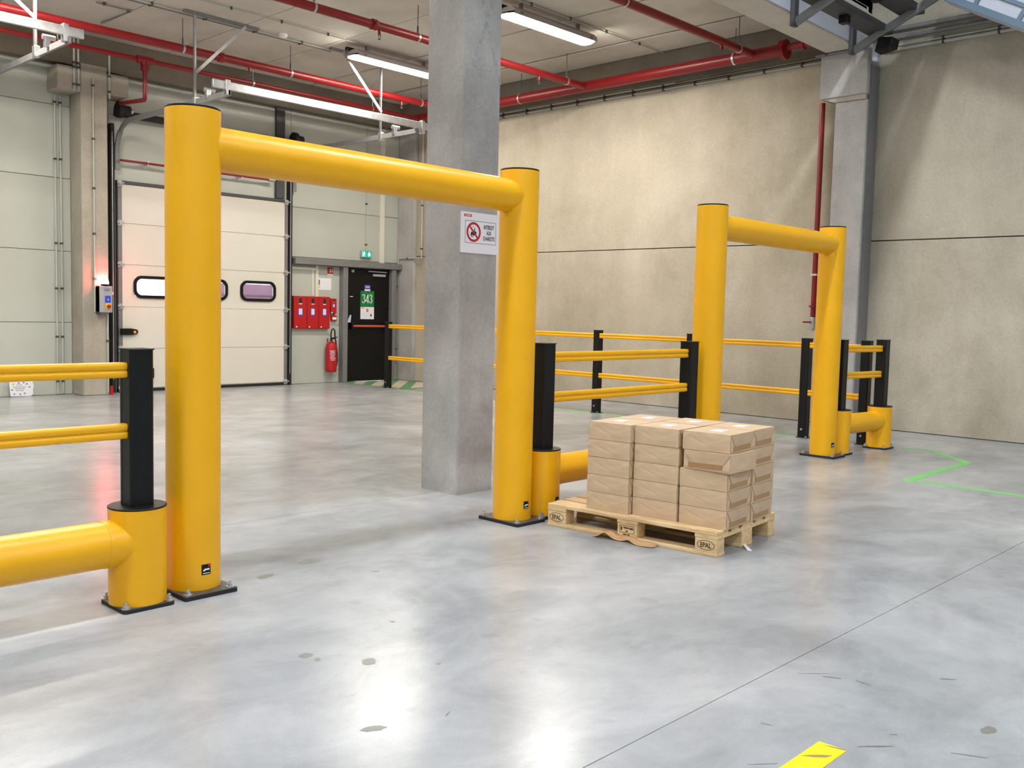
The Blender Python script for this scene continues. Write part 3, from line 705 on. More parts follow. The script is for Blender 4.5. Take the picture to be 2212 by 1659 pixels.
hd = MB().prism([(0, -.05), (.16, -.05), (.25, -.035), (.27, 0), (.25, .035), (.16, .05), (0, .05)], (6.38, yf, .925), (1, 0, 0), (0, 0, 1), .05).build('latch', 'black', dd, bevel=.008)
MB().cyl((6.585, yf-.05, .92), (6.585, yf-.062, .92), .022, 16).build('latch_knob', 'orange', hd)
MB().box(6.76, 6.90, yf-.045, yf, .20, .36).build('floor_handle', 'black', dd, bevel=.01)
# suspension frame of the tracks
def track_frame(x0, x1, y, z, hx, label, trackx=None):
    t = thing('track_frame', label, 'steel frame', ((x0+x1)/2, y, z), 0, 'galvanised door track frames')
    MB().box(x0, x1, y-.012, y+.03, z+.02, z+.12).build('cross_channel', 'zinc', t, bevel=.004)
    for xx in (x0+.2, x1-.2):
        MB().box(xx-.03, xx+.03, y-.03, y+.05, z-.05, z+.14).build('end_bracket', 'zinc', t, bevel=.004)
    for (xx, sgn) in hx:
        yy = y+.87
        v = MB().box(xx-.022, xx+.022, yy-.004, yy, z-.06, CZ).box(xx-.022, xx-.018, yy-.044, yy, z-.06, CZ)
        v.build('hanger', 'zinc', t)
        MB().bar((xx, yy-.01, z+.36), (xx+sgn*.74, yy-.01, CZ-.03), .006, .042, (0, 1, 0)).bar((xx, yy-.03, z+.36), (xx+sgn*.74, yy-.03, CZ-.03), .042, .006, (0, 1, 0)).build('brace', 'zinc', t)
        MB().box(min(xx-.15, xx+sgn*.95), max(xx+.15, xx+sgn*.95), yy-.03, yy+.03, CZ-.035, CZ-.002).build('ceiling_channel', 'steel', t)
        MB().box(xx-.03, xx+.035, yy-.06, yy+.02, z-.08, z+.05).build('clamp', 'zinc', t, bevel=.004)
        MB().cyl((xx-.05, yy-.35, z+.09), (xx+.09, yy-.35, z+.09), .03, 14).box(xx-.03, xx+.03, yy-.38, yy-.32, z-.02, z+.09).build('buffer', 'zinc', t, bevel=.003)
    if trackx: MB().bar((trackx, y-.05, z-.03), (trackx, 14.3, z-.03), .035, .07).build('overhead_track', 'steel', t)
    return t
track_frame(6.13, 9.76, 11.13, 4.05, ((6.35, 1), (9.45, -1)), 'galvanised hanging frame holding the dock door tracks, beyond the nearer gate')
track_frame(1.2, 4.50, 11.0, 4.25, ((4.30, -1),), 'galvanised hanging frame cut off at the top left of the picture', 4.33)
# steel post and thin pipe above the door
tag(box(9.10, 9.265, 14.365, 14.427, 3.21, 4.74).build('steel_post', 'steeldark', bevel=.006), 'dark steel post above the right end of the dock door', 'steel post')
op = thing('dock_pipe', 'thin red pipe with brass end running above the ivory dock door', 'pipe', (7.7, 14.3, 3.49))
MB().cyl((6.37, 14.3, 3.49), (8.93, 14.3, 3.49), .018, 14).build('pipe_run', 'red', op); MB().cyl((8.90, 14.3, 3.49), (9.02, 14.3, 3.49), .03, 12).build('end_fitting', 'zinc', op)
for xx in (6.8, 8.4): box(xx-.012, xx+.012, 14.29, WY, 3.46, 3.52).build('pipe_bracket', 'zinc', op)
# what the door windows look out on
tr = thing('lorry_trailer', 'pink ribbed lorry tarpaulin seen through the right dock door windows', 'trailer', (10.2, 15.6, 0))
box(8.3, 12.5, 15.4, 15.45, .4, 1.75).build('tarpaulin', 'pink', tr)
for zz in (.72, 1.02, 1.32, 1.56): box(8.3, 12.5, 15.37, 15.4, zz-.022, zz+.022).build('rib', 'mauve', tr, bevel=.012)
box(8.3, 12.5, 15.4, 17.5, .3, .42).build('chassis', 'steeldark', tr)
for xx in (9.4, 11.4):
    for yy in (15.55, 17.3): MB().cyl((xx, yy-.12, .3), (xx, yy+.12, .3), .3, 24).build('wheel', 'rubber', tr, bevel=.03)
struct(box(HX, WX+6, WY+.22, WY+9, -.2, 0).build('floor_yard', 'colc'), 'concrete loading yard outside the dock door')

# ================================================================== CONTROL BOX, NOTICE, CONDUITS AT THE LEFT PILASTER
cbx = thing('control_box', 'grey door control box with red beacon on the pilaster', 'control box', (6.0, 14.0, 1.2))
box(5.885, 6.075, 13.92, 14.05, 1.215, 1.60).build('enclosure', 'greybox', cbx, bevel=.01)
box(5.885, 5.91, 13.925, 14.05, 1.19, 1.60).build('dark_side', 'steeldark', cbx, bevel=.006)  # left side of the box, toned darker than the enclosure
box(5.965, 6.045, 13.912, 13.92, 1.36, 1.46).build('blue_display', 'blue', cbx)
box(6.0, 6.012, 13.9105, 13.912, 1.395, 1.415).build('display_mark', 'white', cbx)
box(5.972, 6.045, 13.912, 13.92, 1.265, 1.352).build('yellow_plate', 'yellowpl', cbx)
MB().cyl((6.012, 13.912, 1.305), (6.012, 13.885, 1.305), .03, 20).build('red_switch', 'redbox', cbx, bevel=.006)
box(5.955, 6.03, 13.9115, 13.92, 1.535, 1.565).build('print', 'greyink', cbx)
MB().cyl((5.985, 13.97, 1.60), (5.985, 13.97, 1.63), .055, 20).build('beacon_base', 'black', cbx)
MB().lathe([(.05, 0), (.052, .03), (.045, .06), (.025, .082), (.005, .09)], (5.985, 13.97, 1.63)).build('beacon_dome', 'beacon', cbx)
rl = MB().cyl((6.24, 14.32, 1.50), (6.24, 14.305, 1.50), .022, 14).build('indicator_light', 'smallred'); tag(rl, 'small red indicator light on the dock door track', 'indicator')
def conduit(pts, r, label, clips, clip_dir=(0, 1, 0), mat='panel'):
    t = thing('conduit', label, 'conduit', pts[0])
    MB().tube(pts, r, 10).build('tube_run', mat, t)
    for c in clips:
        d = Vector(clip_dir)*.02
        MB().box(c[0]-.018, c[0]+.018, c[1]-.018, c[1]+.018, c[2]-.014, c[2]+.014).build('clip', 'steeldark', t)
    return t
conduit([(5.47, 14.40, .02), (5.47, 14.40, 4.30)], .014, 'pale vertical conduit on the panel wall left of the pilaster, outer of two', [(5.47, 14.40, z) for z in (.2, .85, 1.55, 2.2, 3.4, 4.2)])
conduit([(5.545, 14.40, .02), (5.545, 14.40, 4.30)], .014, 'pale vertical conduit on the panel wall beside the pilaster, inner of two', [(5.545, 14.40, z) for z in (.2, .85, 1.55, 2.2, 3.4, 4.2)])
conduit([(5.865, 14.035, 1.22), (5.865, 14.035, 4.55)], .012, 'pale vertical conduit rising above the control box on the pilaster', [(5.865, 14.035, z) for z in (1.7, 2.35, 3.0, 3.7, 4.45)])
conduit([(6.05, 14.035, .04), (6.05, 14.035, 1.17)], .011, 'pale conduit running down from the control box to the floor', [(6.05, 14.035, z) for z in (.3, .8)])
for xx, w_ in ((5.60, 'left'), (5.66, 'right')):
    conduit([(xx, 14.03, 4.33), (xx, 14.03, 5.15)], .013, '%s conduit of the pair crossing the left corbel' % w_, [(xx, 14.03, z) for z in (4.42, 4.66, 4.72)])
conduit([(6.10, 14.03, 4.30), (6.10, 14.03, 4.95)], .013, 'single conduit crossing the right corbel of the pilaster', [(6.10, 14.03, z) for z in (4.4, 4.62)])
tag(MB().box(6.08, 6.12, 14.02, 14.05, 0, .13).build('red_marker', 'redbox', bevel=.004), 'little red marker block at the foot of the pilaster', 'marker')
nb = thing('notice_sheet', 'white torn-edged notice sheet leaning on the wall at the far left', 'notice', (4.96, 14.36, 0))
MB().prism([(4.79, .25), (4.81, .005), (5.05, .0), (5.085, -.0), (5.115, .03), (5.11, .09), (5.125, .15), (5.09, .25)], (0, 14.37, .004), (1, 0, 0), (0, 0, 1), .004).build('sheet', 'paper', nb, smooth=False)
ln = MB()
for x0, x1, z in ((4.89, 4.98, .163), (4.845, 5.03, .133), (4.87, 5.01, .108), (4.885, 5.0, .083)):
    x = x0
    while x < x1-.012:
        w_ = random.uniform(.012, .03); ln.box(x, min(x+w_, x1), 14.3645, 14.366, z, z+.009); x += w_+.007
for x, z in ((4.83, .10), (4.92, .195), (4.985, .20), (5.03, .18), (5.065, .135), (4.86, .04), (4.94, .035), (5.0, .045)): ln.prism([(a*1.3+x, b+z) for a, b in circ(.011, 8)], (0, 14.366, 0), (1, 0, 0), (0, 0, 1), .001)
ln.build('grey_print', 'greyink', nb, smooth=False)
MB().prism([(a+4.845, b+.178) for a, b in circ(.014, 10)], (0, 14.366, 0), (1, 0, 0), (0, 0, 1), .001).build('yellow_symbol', 'yellowpl', nb, smooth=False)

# ================================================================== EXIT DOOR AREA
d3 = thing('door_1', 'black exit door with green 343 plate and salmon push bar', 'door', (11.1, 14.4, 0)); d3['kind'] = 'structure'
box(10.575, 11.60, 14.395, 14.44, .008, 2.108).build('leaf', 'blackdoor', d3, bevel=.004)
for x0, x1 in ((10.47, 10.575), (11.60, 11.70)): box(x0, x1, 14.30, WY+.03, 0, 2.112).build('jamb', 'steel', d3, bevel=.006)
hdr = box(9.43, WX-.09, 14.27, WY+.02, 2.112, 2.22).build('header', 'steel', d3, bevel=.006); hdr['label'] = 'grey steel lintel beam running over the door and cabinets'
DF = 14.395
pb = MB().cyl((10.70, DF-.075, 1.035), (11.50, DF-.075, 1.035), .02, 16).build('push_bar', 'salmon', d3)
for xx in (10.70, 11.50): box(xx-.03, xx+.03, DF-.09, DF, .98, 1.10).build('bar_arm', 'black', d3, bevel=.008)
MB().prism([(-.05, 0), (.02, 0), (.035, .14), (.02, .14)], (10.665, DF, 1.10), (1, 0, 0), (0, 0, 1), .03).build('lever', 'palelabel', d3, bevel=.004)
box(11.20, 11.48, DF-.05, DF, 1.965, 2.01).build('closer_body', 'greybox', d3, bevel=.006); MB().bar((11.08, DF-.04, 2.055), (11.50, DF-.04, 2.05), .03, .02).build('closer_arm', 'greybox', d3)
box(10.70, 10.76, DF-.03, DF, 2.02, 2.07).build('top_latch', 'greybox', d3, bevel=.004)
box(10.68, 10.745, DF-.015, DF, 1.57, 1.585).build('lock_plate', 'palelabel', d3)
gp = box(10.925, 11.24, DF-.004, DF, 1.393, 1.69).build('number_plate', 'green', d3); gp['label'] = 'green plate reading 343'
def three(mb, cx, o):
    pts = [(-.030, .038, .016), (-.022, .052, .012), (-.004, .060, .008), (.014, .054, .014), (.021, .038, .021), (.016, .020, .015), (.002, .008, .009), (-.008, .005, .007), (.004, .003, .009), (.020, -.008, .015), (.026, -.028, .022), (.018, -.048, .015), (-.002, -.060, .009), (-.022, -.054, .013), (-.031, -.042, .019), (-.030, -.034, .012)]
    return stroke(mb, [(x+cx, y*1.35, w) for x, y, w in pts], o, (1, 0, 0), (0, 0, 1), .0006)
nm = MB(); NO = (11.082, DF-.0042, 1.545)
three(nm, -.083, NO); three(nm, .083, NO)
nm.prism([(.004, -.082), (.024, -.082), (.024, .082), (.010, .082), (-.042, -.030), (-.042, -.048), (.038, -.048), (.038, -.034), (-.026, -.034), (.004, .040)], NO, (1, 0, 0), (0, 0, 1), .0006)
nm.build('number', 'white', gp, smooth=False)
ins = box(10.928, 11.242, DF-.004, DF, 1.165, 1.391).build('instruction_sheet', 'paper', d3)
MB().prism(circ(.03, 24), (11.085, DF-.0042, 1.33), (1, 0, 0), (0, 0, 1), .0006).build('red_disc', 'redink', ins, smooth=False)
MB().prism([(-.024, -.006), (.024, -.006), (.024, .006), (-.024, .006)], (11.085, DF-.0050, 1.33), (1, 0, 0), (0, 0, 1), .0005).build('disc_bar', 'paper', ins, smooth=False)
MB().box(10.95, 11.01, DF-.0047, DF-.0042, 1.365, 1.375).box(11.155, 11.185, DF-.0047, DF-.0042, 1.215, 1.26).build('dark_print', 'blackink', ins, smooth=False)
ll = MB()
for z in (1.275, 1.255, 1.235, 1.215, 1.195): ll.box(10.97, 11.14-random.uniform(0, .05), DF-.0047, DF-.0042, z, z+.005)
ll.build('small_print', 'palelabel', ins, smooth=False)
ps = box(11.018, 11.150, DF-.003, DF, 1.722, 1.802).build('violet_sticker', 'purple', d3); box(11.018, 11.150, DF-.0031, DF, 1.692, 1.721).build('sticker_foot', 'white', ps)
MB().box(11.04, 11.13, DF-.0036, DF-.003, 1.755, 1.775).build('pale_print', 'palelabel', ps, smooth=False)
# cabinets
def cabinet(x0, x1, z0, z1, label, depth=.09, lx=.5):
    t = thing('red_cabinet', label, 'cabinet', ((x0+x1)/2, WY, z0), 0, 'red wall cabinets')
    yf_ = WY-depth; w = x1-x0
    box(x0, x1, yf_+.012, WY, z0, z1).build('body', 'redbox', t, bevel=.004)
    dr = box(x0+.006, x1-.006, yf_, yf_+.012, z0+.006, z1-.006).build('cabinet_door', 'redbox', t, bevel=.003)
    cx_ = (x0+x1)/2; h = z1-z0
    box(cx_-.03*w/.27, cx_+.03*w/.27, yf_-.0012, yf_, z1-h*.22, z1-h*.07).build('lock_label', 'blackink', dr)
    box(cx_-.034*w/.27, cx_+.034*w/.27, yf_-.0012, yf_, z1-h*.25, z1-h*.225).build('white_strip', 'white', dr)
    lb_ = box(cx_-.045*w/.27, cx_+.045*w/.27, yf_-.0012, yf_, z0+h*.39, z0+h*.63).build('info_label', 'blue', dr)
    box(cx_-.036*w/.27, cx_+.036*w/.27, yf_-.0020, yf_-.0012, z0+h*.43, z0+h*.615).build('label_field', 'palelabel', lb_)
    MB().cyl((x0+.055*w/.27, yf_, z0+.03*h/.57), (x0+.055*w/.27, yf_-.006, z0+.03*h/.57), .013, 12).build('keyhole', 'white', dr)
    return t
cabinet(9.447, 9.715, .985, 1.555, 'first of three tall red wall cabinets, next to the dock door track')
cabinet(9.717, 9.962, .985, 1.555, 'middle one of the three tall red wall cabinets')
cabinet(9.964, 10.21, .985, 1.555, 'third of the tall red wall cabinets, nearest the exit door')
cabinet(10.235, 10.37, 1.26, 1.53, 'small red cabinet squeezed between the tall cabinets and the exit door', .07)
ab = thing('alarm_box', 'small square red alarm call point below the little red cabinet', 'alarm', (10.34, WY, 1.13))
box(10.275, 10.39, WY-.05, WY, 1.13, 1.225).build('body', 'redbox', ab, bevel=.006); box(10.29, 10.375, WY-.052, WY-.05, 1.15, 1.19).build('white_label', 'white', ab)
MB().tube([(10.34, WY-.02, 1.225), (10.345, WY-.02, 1.26)], .006, 8).build('wire', 'black', ab)
# extinguisher
ex = thing('fire_extinguisher', 'red fire extinguisher with black hose hanging under the cabinets', 'extinguisher', (10.22, 14.31, .2))
MB().lathe([(.02, 0), (.085, .004), (.097, .02), (.1, .05), (.1, .46), (.092, .50), (.07, .53), (.03, .55), (.025, .57)], (10.22, 14.31, .2), 28).build('cylinder_body', 'redbox', ex)
MB().cyl((10.22, 14.31, .76), (10.22, 14.31, .82), .022, 14).box(10.205, 10.235, 14.20, 14.32, .80, .825).bar((10.24, 14.31, .815), (10.34, 14.29, .835), .02, .015).build('valve_handle', 'black', ex, bevel=.003)
MB().tube([(10.20, 14.28, .78), (10.18, 14.27, .88), (10.20, 14.27, .97), (10.235, 14.27, .985), (10.265, 14.27, .95), (10.27, 14.27, .85), (10.30, 14.28, .72), (10.335, 14.29, .55), (10.345, 14.30, .40), (10.335, 14.31, .30)], .013, 10).build('hose', 'rubber', ex)
MB().cyl((10.13, 14.30, .74), (10.13, 14.30, .81), .013, 10).build('nozzle', 'steeldark', ex)
lbm = MB().patch((10.22, 14.31), .1005, math.atan2(-14.31, -10.22)+math.radians(18), .6, .40, .60, 8); lbm.build('instruction_label', 'redink', ex)
prn = MB(); a0 = math.atan2(-14.31, -10.22)+math.radians(18)
for z, hw_ in ((.585, .5), (.565, .4), (.545, .45), (.52, .5), (.495, .35), (.47, .45), (.445, .5), (.42, .4)): prn.patch((10.22, 14.31), .1018, a0+random.uniform(-.1, .1), hw_, z, z+.008)
prn.build('white_print', 'palelabel', ex)
# small signs
es = thing('extinguisher_sign', 'small red and white extinguisher sign below the steel lintel', 'sign', (10.27, WY, 1.96))
box(10.205, 10.33, WY-.004, WY, 1.975, 2.09).build('plate', 'redink', es); box(10.255, 10.275, WY-.0048, WY-.004, 1.995, 2.06).build('extinguisher_symbol', 'white', es); box(10.30, 10.315, WY-.0048, WY-.004, 2.0, 2.07).build('flame_symbol', 'white', es)
box(10.205, 10.33, WY-.004, WY, 1.945, 1.972).build('white_strip', 'white', es)
wi = thing('instruction_poster', 'white instruction sheet with grey and yellow strip on the panel wall', 'poster', (10.13, WY, 1.68))
box(9.985, 10.29, WY-.003, WY, 1.68, 1.89).build('sheet', 'paper', wi); box(10.005, 10.045, WY-.0036, WY-.003, 1.77, 1.86).build('grey_strip', 'greyink', wi, smooth=False); box(10.005, 10.045, WY-.0036, WY-.003, 1.71, 1.765).build('yellow_strip', 'yellowpl', wi, smooth=False)
xs_ = thing('exit_sign', 'green lit exit sign box above the black door', 'exit sign', (11.05, WY, 2.30))
box(10.925, 11.155, WY-.06, WY, 2.305, 2.435).build('housing', 'greybox', xs_, bevel=.005)
fp = box(10.93, 11.15, WY-.062, WY-.06, 2.31, 2.43).build('lit_panel', 'exitg', xs_); XO = (11.04, WY-.0622, 2.37)
mn = MB().prism([(x-.062, y+.038) for x, y in circ(.011, 12)], XO, (1, 0, 0), (0, 0, 1), .0006)
mn.prism([(-.075, .022), (-.050, .026), (-.048, -.004), (-.072, -.006)], XO, (1, 0, 0), (0, 0, 1), .0006).prism([(-.074, -.004), (-.064, -.004), (-.080, -.044), (-.090, -.040)], XO, (1, 0, 0), (0, 0, 1), .0006).prism([(-.058, -.004), (-.048, -.004), (-.034, -.044), (-.044, -.046)], XO, (1, 0, 0), (0, 0, 1), .0006)
mn.prism([(-.05, .022), (-.045, .026), (-.026, .008), (-.032, .003)], XO, (1, 0, 0), (0, 0, 1), .0006).prism([(-.098, .044), (-.088, .044), (-.088, -.05), (-.098, -.05)], XO, (1, 0, 0), (0, 0, 1), .0006)
mn.build('running_figure', 'exitw', fp, smooth=False)
MB().prism([(.038, .040), (.072, .040), (.072, 0), (.094, 0), (.055, -.045), (.016, 0), (.038, 0)], XO, (1, 0, 0), (0, 0, 1), .0006).build('arrow', 'exitw', fp, smooth=False)
conduit([(11.055, WY-.015, 2.44), (11.055, WY-.015, 4.7)], .008, 'thin conduit dropping to the lit exit sign', [(11.055, WY-.015, z) for z in (2.55, 3.3, 4.0)])
tag(box(11.375, 11.478, WY-.03, WY, 2.225, 4.72).build('cover_strip', 'ivory', bevel=.004), 'ivory vertical cover strip above the exit door', 'trim strip')
tag(MB().box(9.94, 10.0, WY-.025, WY, 1.555, 2.11).box(9.44, 9.94, WY-.025, WY, 2.02, 2.07).box(9.87, 9.90, WY-.02, WY, 1.56, 2.02).build('cable_trunking', 'ivory', bevel=.003), 'ivory cable trunking above the red cabinets', 'trunking')
conduit([(11.785, WY-.03, .3), (11.785, WY-.03, 2.1)], .009, 'thin conduit right of the exit door frame', [(11.785, WY-.03, z) for z in (.6, 1.8)], mat='steel')
tag(box(11.70, 11.755, WY-.07, WY, 1.05, 1.2).build('door_holder', 'steeldark', bevel=.01), 'dark grey fitting on the wall right of the exit door', 'fitting')
conduit([(11.80, 13.70, 4.7), (11.80, 13.70, 2.33), (11.80, 13.93, 2.33), (11.80, 14.36, 2.33), (11.80, 14.38, 2.22)], .013, 'pale conduit bending round the corner pilaster', [(11.80, 13.70, 3.3), (11.80, 13.70, 2.5), (11.80, 14.1, 2.33)])

# ================================================================== CEILING SERVICES
def hung_pipe(p0, p1, r, label, clips, sprinklers=(), couplings=(), extra=None):
    t = thing('sprinkler_pipe', label, 'pipe', tuple((Vector(p0)+Vector(p1))/2), 0, 'red sprinkler pipes')
    MB().cyl(p0, p1, r, 24).build('pipe_run', 'red', t)
    d = (Vector(p1)-Vector(p0)).normalized()
    for c in clips:
        c = Vector(c)
        h = MB().cyl(c-d*.014, c+d*.014, r+.006, 24); h.build('clip_band', 'zinc', t)
        MB().bar(c+Vector((0, 0, r)), c+Vector((0, 0, r+.09)), .03, .004).cyl(c+Vector((0, 0, r+.09)), (c.x, c.y, CZ), .005, 8).build('hanger_rod', 'steeldark', t)
    for c in couplings:
        c = Vector(c); MB().cyl(c-d*.035, c+d*.035, r+.014, 20).box(c.x-.02, c.x+.02, c.y-r-.03, c.y+r+.03, c.z-.015, c.z+.015).build('coupling', 'red', t, bevel=.004)
    for c in sprinklers:
        c = Vector(c)
        s = MB().cyl(c, c-Vector((0, 0, r+.05)), .02, 12).build('sprinkler_boss', 'red', t)
        k = c-Vector((0, 0, r+.05))
        MB().tube([k+Vector((.006, 0, 0)), k+Vector((.018, 0, -.02)), k+Vector((.004, 0, -.05))], .004, 6).tube([k-Vector((.006, 0, 0)), k+Vector((-.018, 0, -.02)), k+Vector((-.004, 0, -.05))], .004, 6).cyl(k-Vector((0, 0, .05)), k-Vector((0, 0, .055)), .02, 12).build('sprinkler_head', 'steeldark', s)
    return t
hung_pipe((HX+1, 12.40, 4.8), (11.4, 12.40, 4.8), .055, 'thick red sprinkler pipe above the dock door, farthest of the three ceiling branches', [(x, 12.4, 4.8) for x in (3.4, 6.39, 8.08, 10.61)], [(3.9, 12.4, 4.8), (7.4, 12.4, 4.8), (10.2, 12.4, 4.8)], [(6.95, 12.4, 4.8)])
hung_pipe((HX+1, 9.50, 4.8), (11.4, 9.50, 4.8), .052, 'red sprinkler branch passing behind the grey column, middle of the ceiling branches', [(x, 9.5, 4.8) for x in (4.0, 6.5, 8.06, 10.95)], [(4.4, 9.5, 4.8), (7.45, 9.5, 4.8), (10.35, 9.5, 4.8)], [(7.36, 9.5, 4.8)])
hung_pipe((HX+1, 6.64, 4.8), (11.4, 6.64, 4.8), .05, 'red sprinkler branch nearest the edge of the low ceiling', [(x, 6.64, 4.8) for x in (5.5, 8.6, 11.0)], [(6.0, 6.64, 4.8), (10.6, 6.64, 4.8)])
mp = hung_pipe((11.4, 6.2, 4.8), (11.4, 13.6, 4.8), .078, 'thick red main pipe along the top of the concrete wall', [(11.4, 6.93, 4.8), (11.4, 10.85, 4.8)])
MB().cyl((11.4, 6.18, 4.8), (11.4, 6.25, 4.8), .125, 24).build('flange', 'red', mp); MB().cyl((11.4, 5.74, 4.82), (11.4, 6.2, 4.82), .045, 20).build('reduced_pipe', 'red', mp); MB().cyl((11.4, 5.93, 4.82), (11.4, 5.96, 4.82), .066, 20).build('small_flange', 'red', mp)
tb = thing('branch_pipe', 'thin red pipe with a drop leg beside the left pilaster', 'pipe', (6.3, 13.3, 4.77))
MB().cyl((HX+1, 13.3, 4.77), (11.31, 13.3, 4.77), .035, 18).build('pipe_run', 'red', tb)
MB().cyl((6.17, 13.3, 4.77), (6.40, 13.3, 4.77), .055, 18).cyl((6.285, 13.3, 4.77), (6.285, 13.3, 4.62), .055, 18).build('tee', 'red', tb, bevel=.006)
MB().tube([(6.285, 13.3, 4.70), (6.285, 13.3, 4.30), (6.287, 13.302, 4.255), (6.292, 13.33, 4.235), (6.30, 13.36, 4.232), (6.30, 14.11, 4.285)], .03, 14).build('drop_leg', 'red', tb)
for x in (5.1, 8.0, 10.3): MB().cyl((x, 13.3, 4.80), (x, 13.3, CZ), .005, 8).cyl((x-.012, 13.3, 4.77), (x+.012, 13.3, 4.77), .041, 18).build('hanger_rod', 'zinc', tb)
rs = thing('riser_pipe', 'red vertical riser pipe with a grey hose coupling left of the wall pilaster', 'pipe', (11.8, 5.84, 1.24))
MB().cyl((11.79, 5.845, 1.38), (11.79, 5.845, 4.14), .034, 20).build('pipe_run', 'red', rs)
MB().cyl((11.79, 5.845, 1.24), (11.79, 5.845, 1.39), .04, 18).cyl((11.79, 5.845, 1.215), (11.79, 5.845, 1.245), .028, 16).build('hose_coupling', 'zinc', rs, bevel=.006)
MB().cyl((11.79, 5.845, 1.52), (11.79, 5.845, 1.545), .06, 20).bar((11.75, 5.845, 1.325), (11.68, 5.93, 1.325), .02, .02).build('red_flange', 'red', rs, bevel=.003)
box(11.745, WX, 5.80, 5.89, 1.93, 1.955).build('clip_band', 'zinc', rs)

def lamp(x0, x1, y, z, label, mat='lamp', top=CZ, grp='ceiling luminaires'):
    t = thing('ceiling_lamp', label, 'lamp', ((x0+x1)/2, y, z), 0, grp)
    prof = [(-.128, .03), (-.125, .012), (-.10, -.008), (-.05, -.02), (.05, -.02), (.10, -.008), (.125, .012), (.128, .03)]
    MB().prism(prof, (x0+.03, y, z), (0, 1, 0), (0, 0, 1), x1-x0-.06).build('diffuser', mat, t)
    MB().prism([(-.146, .002), (-.13, .002), (-.13, .032), (.13, .032), (.13, .002), (.146, .002), (.138, .06), (.08, .11), (-.08, .11), (-.138, .06)], (x0, y, z), (0, 1, 0), (0, 0, 1), x1-x0).build('housing', 'lampbody', t, bevel=.006)
    for xx in (x0+.25, x1-.25): MB().box(xx-.02, xx+.02, y-.02, y+.02, z+.09, top).build('bracket', 'steel', t)
    box(x0-.06, x0+.10, y+.06, y+.12, z+.10, z+.15).build('connector', 'black', t, bevel=.01)
    for xx in (x0+.12, x1-.12): box(xx-.02, xx+.02, y-.150, y+.150, z+.02, z+.045).build('clip', 'steel', t)
    return t
lamp(8.60, 10.20, 8.46, 5.0, 'bright linear lamp right of the column on the low ceiling')
lamp(8.58, 10.18, 11.55, 5.0, 'bright linear lamp left of the column above the dock door')
for i, (x, y) in enumerate([(3.1, 8.46), (3.0, 11.55), (-2.4, 8.46), (-2.4, 11.55)]):
    lamp(x, x+1.6, y, 5.0, 'linear ceiling lamp out of view on the left, %s' % ['near the edge, first bay', 'near the wall, first bay', 'near the edge, second bay', 'near the wall, second bay'][i])
def ceil_conduit(y, x0, x1, label, z=CZ-.025, r=.009, two=False):
    t = thing('conduit', label, 'conduit', ((x0+x1)/2, y, z), 0)
    MB().cyl((x0, y, z), (x1, y, z), r, 8).build('tube_run', 'panel', t)
    if two: MB().cyl((x0, y+.07, z), (x1, y+.07, z), r, 8).build('tube_run', 'steel', t)
    x = x0+.3
    while x < x1: box(x-.012, x+.012, y-.012, y+.012+(.07 if two else 0), z-.014, CZ-.002).build('clip', 'steeldark', t); x += .75
ceil_conduit(8.33, 8.6, 11.75, 'thin conduit on the ceiling leading past the right lamp to the wall')
ceil_conduit(12.06, -2, 8.6, 'double conduit on the ceiling leading to the left lamp', two=True)
ceil_conduit(11.42, -2, 8.55, 'single conduit on the ceiling leading to the left lamp')
conduit([(5.3, 12.56, CZ-.025), (5.76, 12.56, CZ-.025), (5.72, 13.4, CZ-.025)], .009, 'short bent conduit on the ceiling near the left pilaster', [(5.4, 12.56, CZ-.02), (5.74, 12.6, CZ-.02)], mat='steel')
tag(MB().lathe([(.02, -.055), (.05, -.05), (.06, -.03), (.055, 0)], (7.67, 11.96, CZ)).build('smoke_detector', 'white'), 'small round white smoke detector on the ceiling', 'detector')
for i, z in enumerate((4.69, 4.755)):
    t = thing('conduit', ['lower', 'upper'][i]+' of two conduits along the top of the concrete wall', 'conduit', (WX-.03, 9, z), 0)
    MB().cyl((WX-.03, 5.8 if i == 0 else 8.2, z), (WX-.03, 13.9, z), .014, 8).build('tube_run', 'panel', t)
    y = 6.2 if i == 0 else 8.4
    while y < 13.8: box(WX-.05, WX-.003, y-.012, y+.012, z-.02, z+.03).build('clip', 'steeldark', t); y += .55
for i, (z, r) in enumerate(((4.69, .02), (4.735, .012), (4.83, .026), (4.93, .028))):
    t = thing('conduit', ['lowest', 'second lowest', 'second highest', 'highest'][i]+' of the grey pipes high on the wall right of the pilaster', 'conduit', (WX-.03, 2, z), 0)
    MB().cyl((WX-.035, 5.1, z), (WX-.035, -8, z), r, 10).build('tube_run', 'steel' if i > 1 else 'panel', t)
    y = 4.4
    while y > -7.8 and i < 2: box(WX-.055, WX-.003, y-.012, y+.012, z-.02, z+.02).build('clip', 'steeldark', t); y -= .62
conduit([(11.57, 5.86, 4.69), (11.54, 5.75, 4.68), (11.54, 5.2, 4.68)], .018, 'grey conduit across the head of the wall pilaster', [(11.54, 5.7, 4.68)], mat='steel')

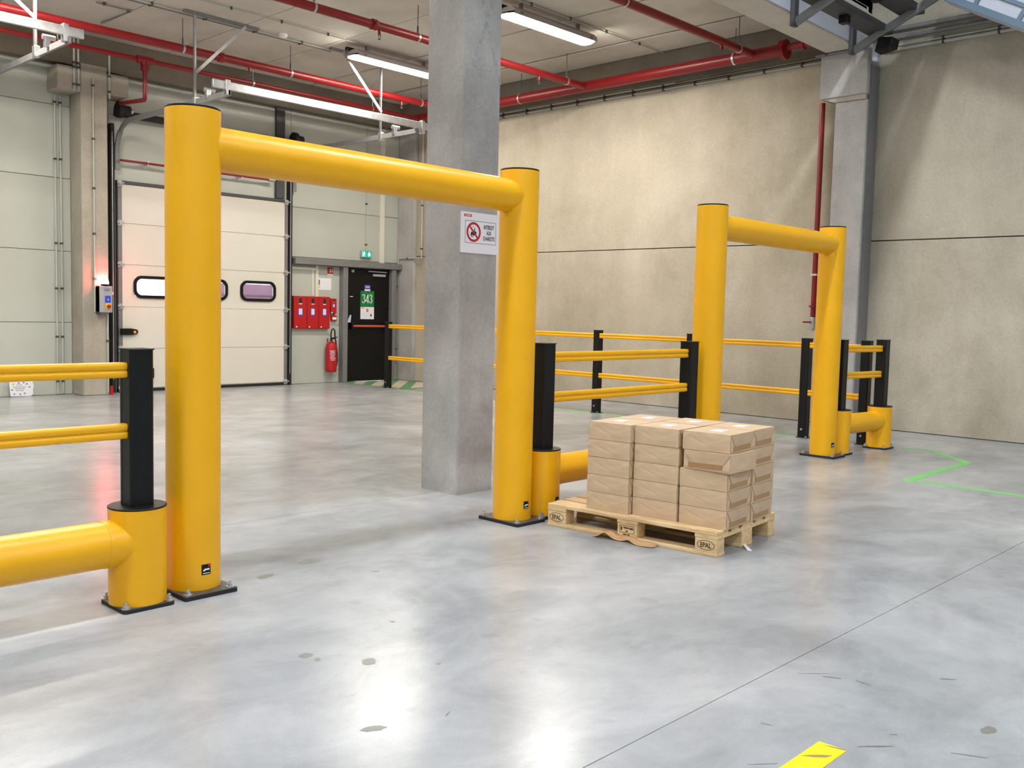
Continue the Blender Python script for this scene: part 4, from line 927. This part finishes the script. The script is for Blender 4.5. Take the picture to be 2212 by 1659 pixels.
# cable trays on sloping arms at the edge beam
ct = thing('cable_tray_rack', 'dark cable trays on sloping arms fixed to the edge beam, top right', 'cable tray', (10.6, 4.6, 4.6))
for xx in (11.30, 9.84, 8.38):
    MB().bar((xx, 5.24, 4.60), (xx, 4.12, 5.12), .06, .085).build('support_arm', 'steel', ct, bevel=.006)
    box(xx-.05, xx+.05, 5.235, 5.29, 4.56, 4.95).build('arm_bracket', 'steeldark', ct, bevel=.006)
for k_, yy in enumerate((4.98, 4.62, 4.26)):
    zz = 4.60+(5.24-yy)*.464+.05
    MB().box(HX+2, 11.5, yy-.12, yy+.12, zz, zz+.012).box(HX+2, 11.5, yy-.125, yy-.118, zz, zz+.07).box(HX+2, 11.5, yy+.118, yy+.125, zz, zz+.07).build('tray', 'steeldark', ct)
    MB().box(10.42, 10.52, yy-.05, yy+.05, zz-.09, zz).build('junction_box', 'black', ct, bevel=.008)
fl = thing('floodlight', 'black floodlight on a pale bracket at the pilaster head', 'floodlight', (11.5, 4.95, 4.5))
MB().prism([(-.10, -.08), (.10, -.05), (.12, .06), (-.06, .09)], (11.48, 4.88, 4.62), (0, -1, 0), (0, 0, 1), .2).build('lamp_head', 'black', fl, bevel=.012)
box(11.42, 11.50, 5.0, 5.06, 4.48, 4.72).build('bracket_plate', 'palelabel', fl, bevel=.004)
dk = thing('ventilation_duct', 'pale bluish sloping sheet metal duct in the top right corner', 'duct', (11.1, 3.2, 5.0))
D0 = Vector((0, .87, .493)); DN = Vector((0, -.493, .87)); E0 = Vector((10.95, 4.075, 4.875))+D0*.15; E1 = Vector((10.95, 3.248, 4.406))-D0*1.2
def duct_bar(t0, t1, n0, n1, x0, x1):
    a, b = E0.lerp(E1, t0), E0.lerp(E1, t1); vs = []
    for p in (a, b):
        for n_, x in ((n0, x0), (n1, x0), (n1, x1), (n0, x1)): q = p+DN*n_; vs.append((x, q.y, q.z))
    return MB().add(vs, [(0, 1, 2, 3), (7, 6, 5, 4), (0, 4, 5, 1), (1, 5, 6, 2), (2, 6, 7, 3), (3, 7, 4, 0)])
duct_bar(0, 1, .02, .62, 10.97, 11.45).build('duct_body', 'edge', dk, bevel=.02)
for n0, n1 in ((0, .07), (.19, .23), (.57, .64)): duct_bar(0, 1, n0, n1, 10.945, 10.97).build('edge_angle', 'bluesteel', dk)
for t_ in (.2, .42, .64, .86): duct_bar(t_, t_+.02, .02, .62, 10.95, 10.97).build('duct_rib', 'bluesteel', dk)

# tall hall luminaires
for r_, yy in enumerate((3.5, -2.6, -8.4)):
    for c_, xx in enumerate((-6.5, -2.2, 2.1, 6.4)):
        if xx+1.6 > WX: xx = WX-1.7
        lamp(xx, xx+1.5, yy, 7.4, 'linear hall lamp hanging in rows from the tall roof, out of view', 'lamphall', HZ, 'hall luminaires')
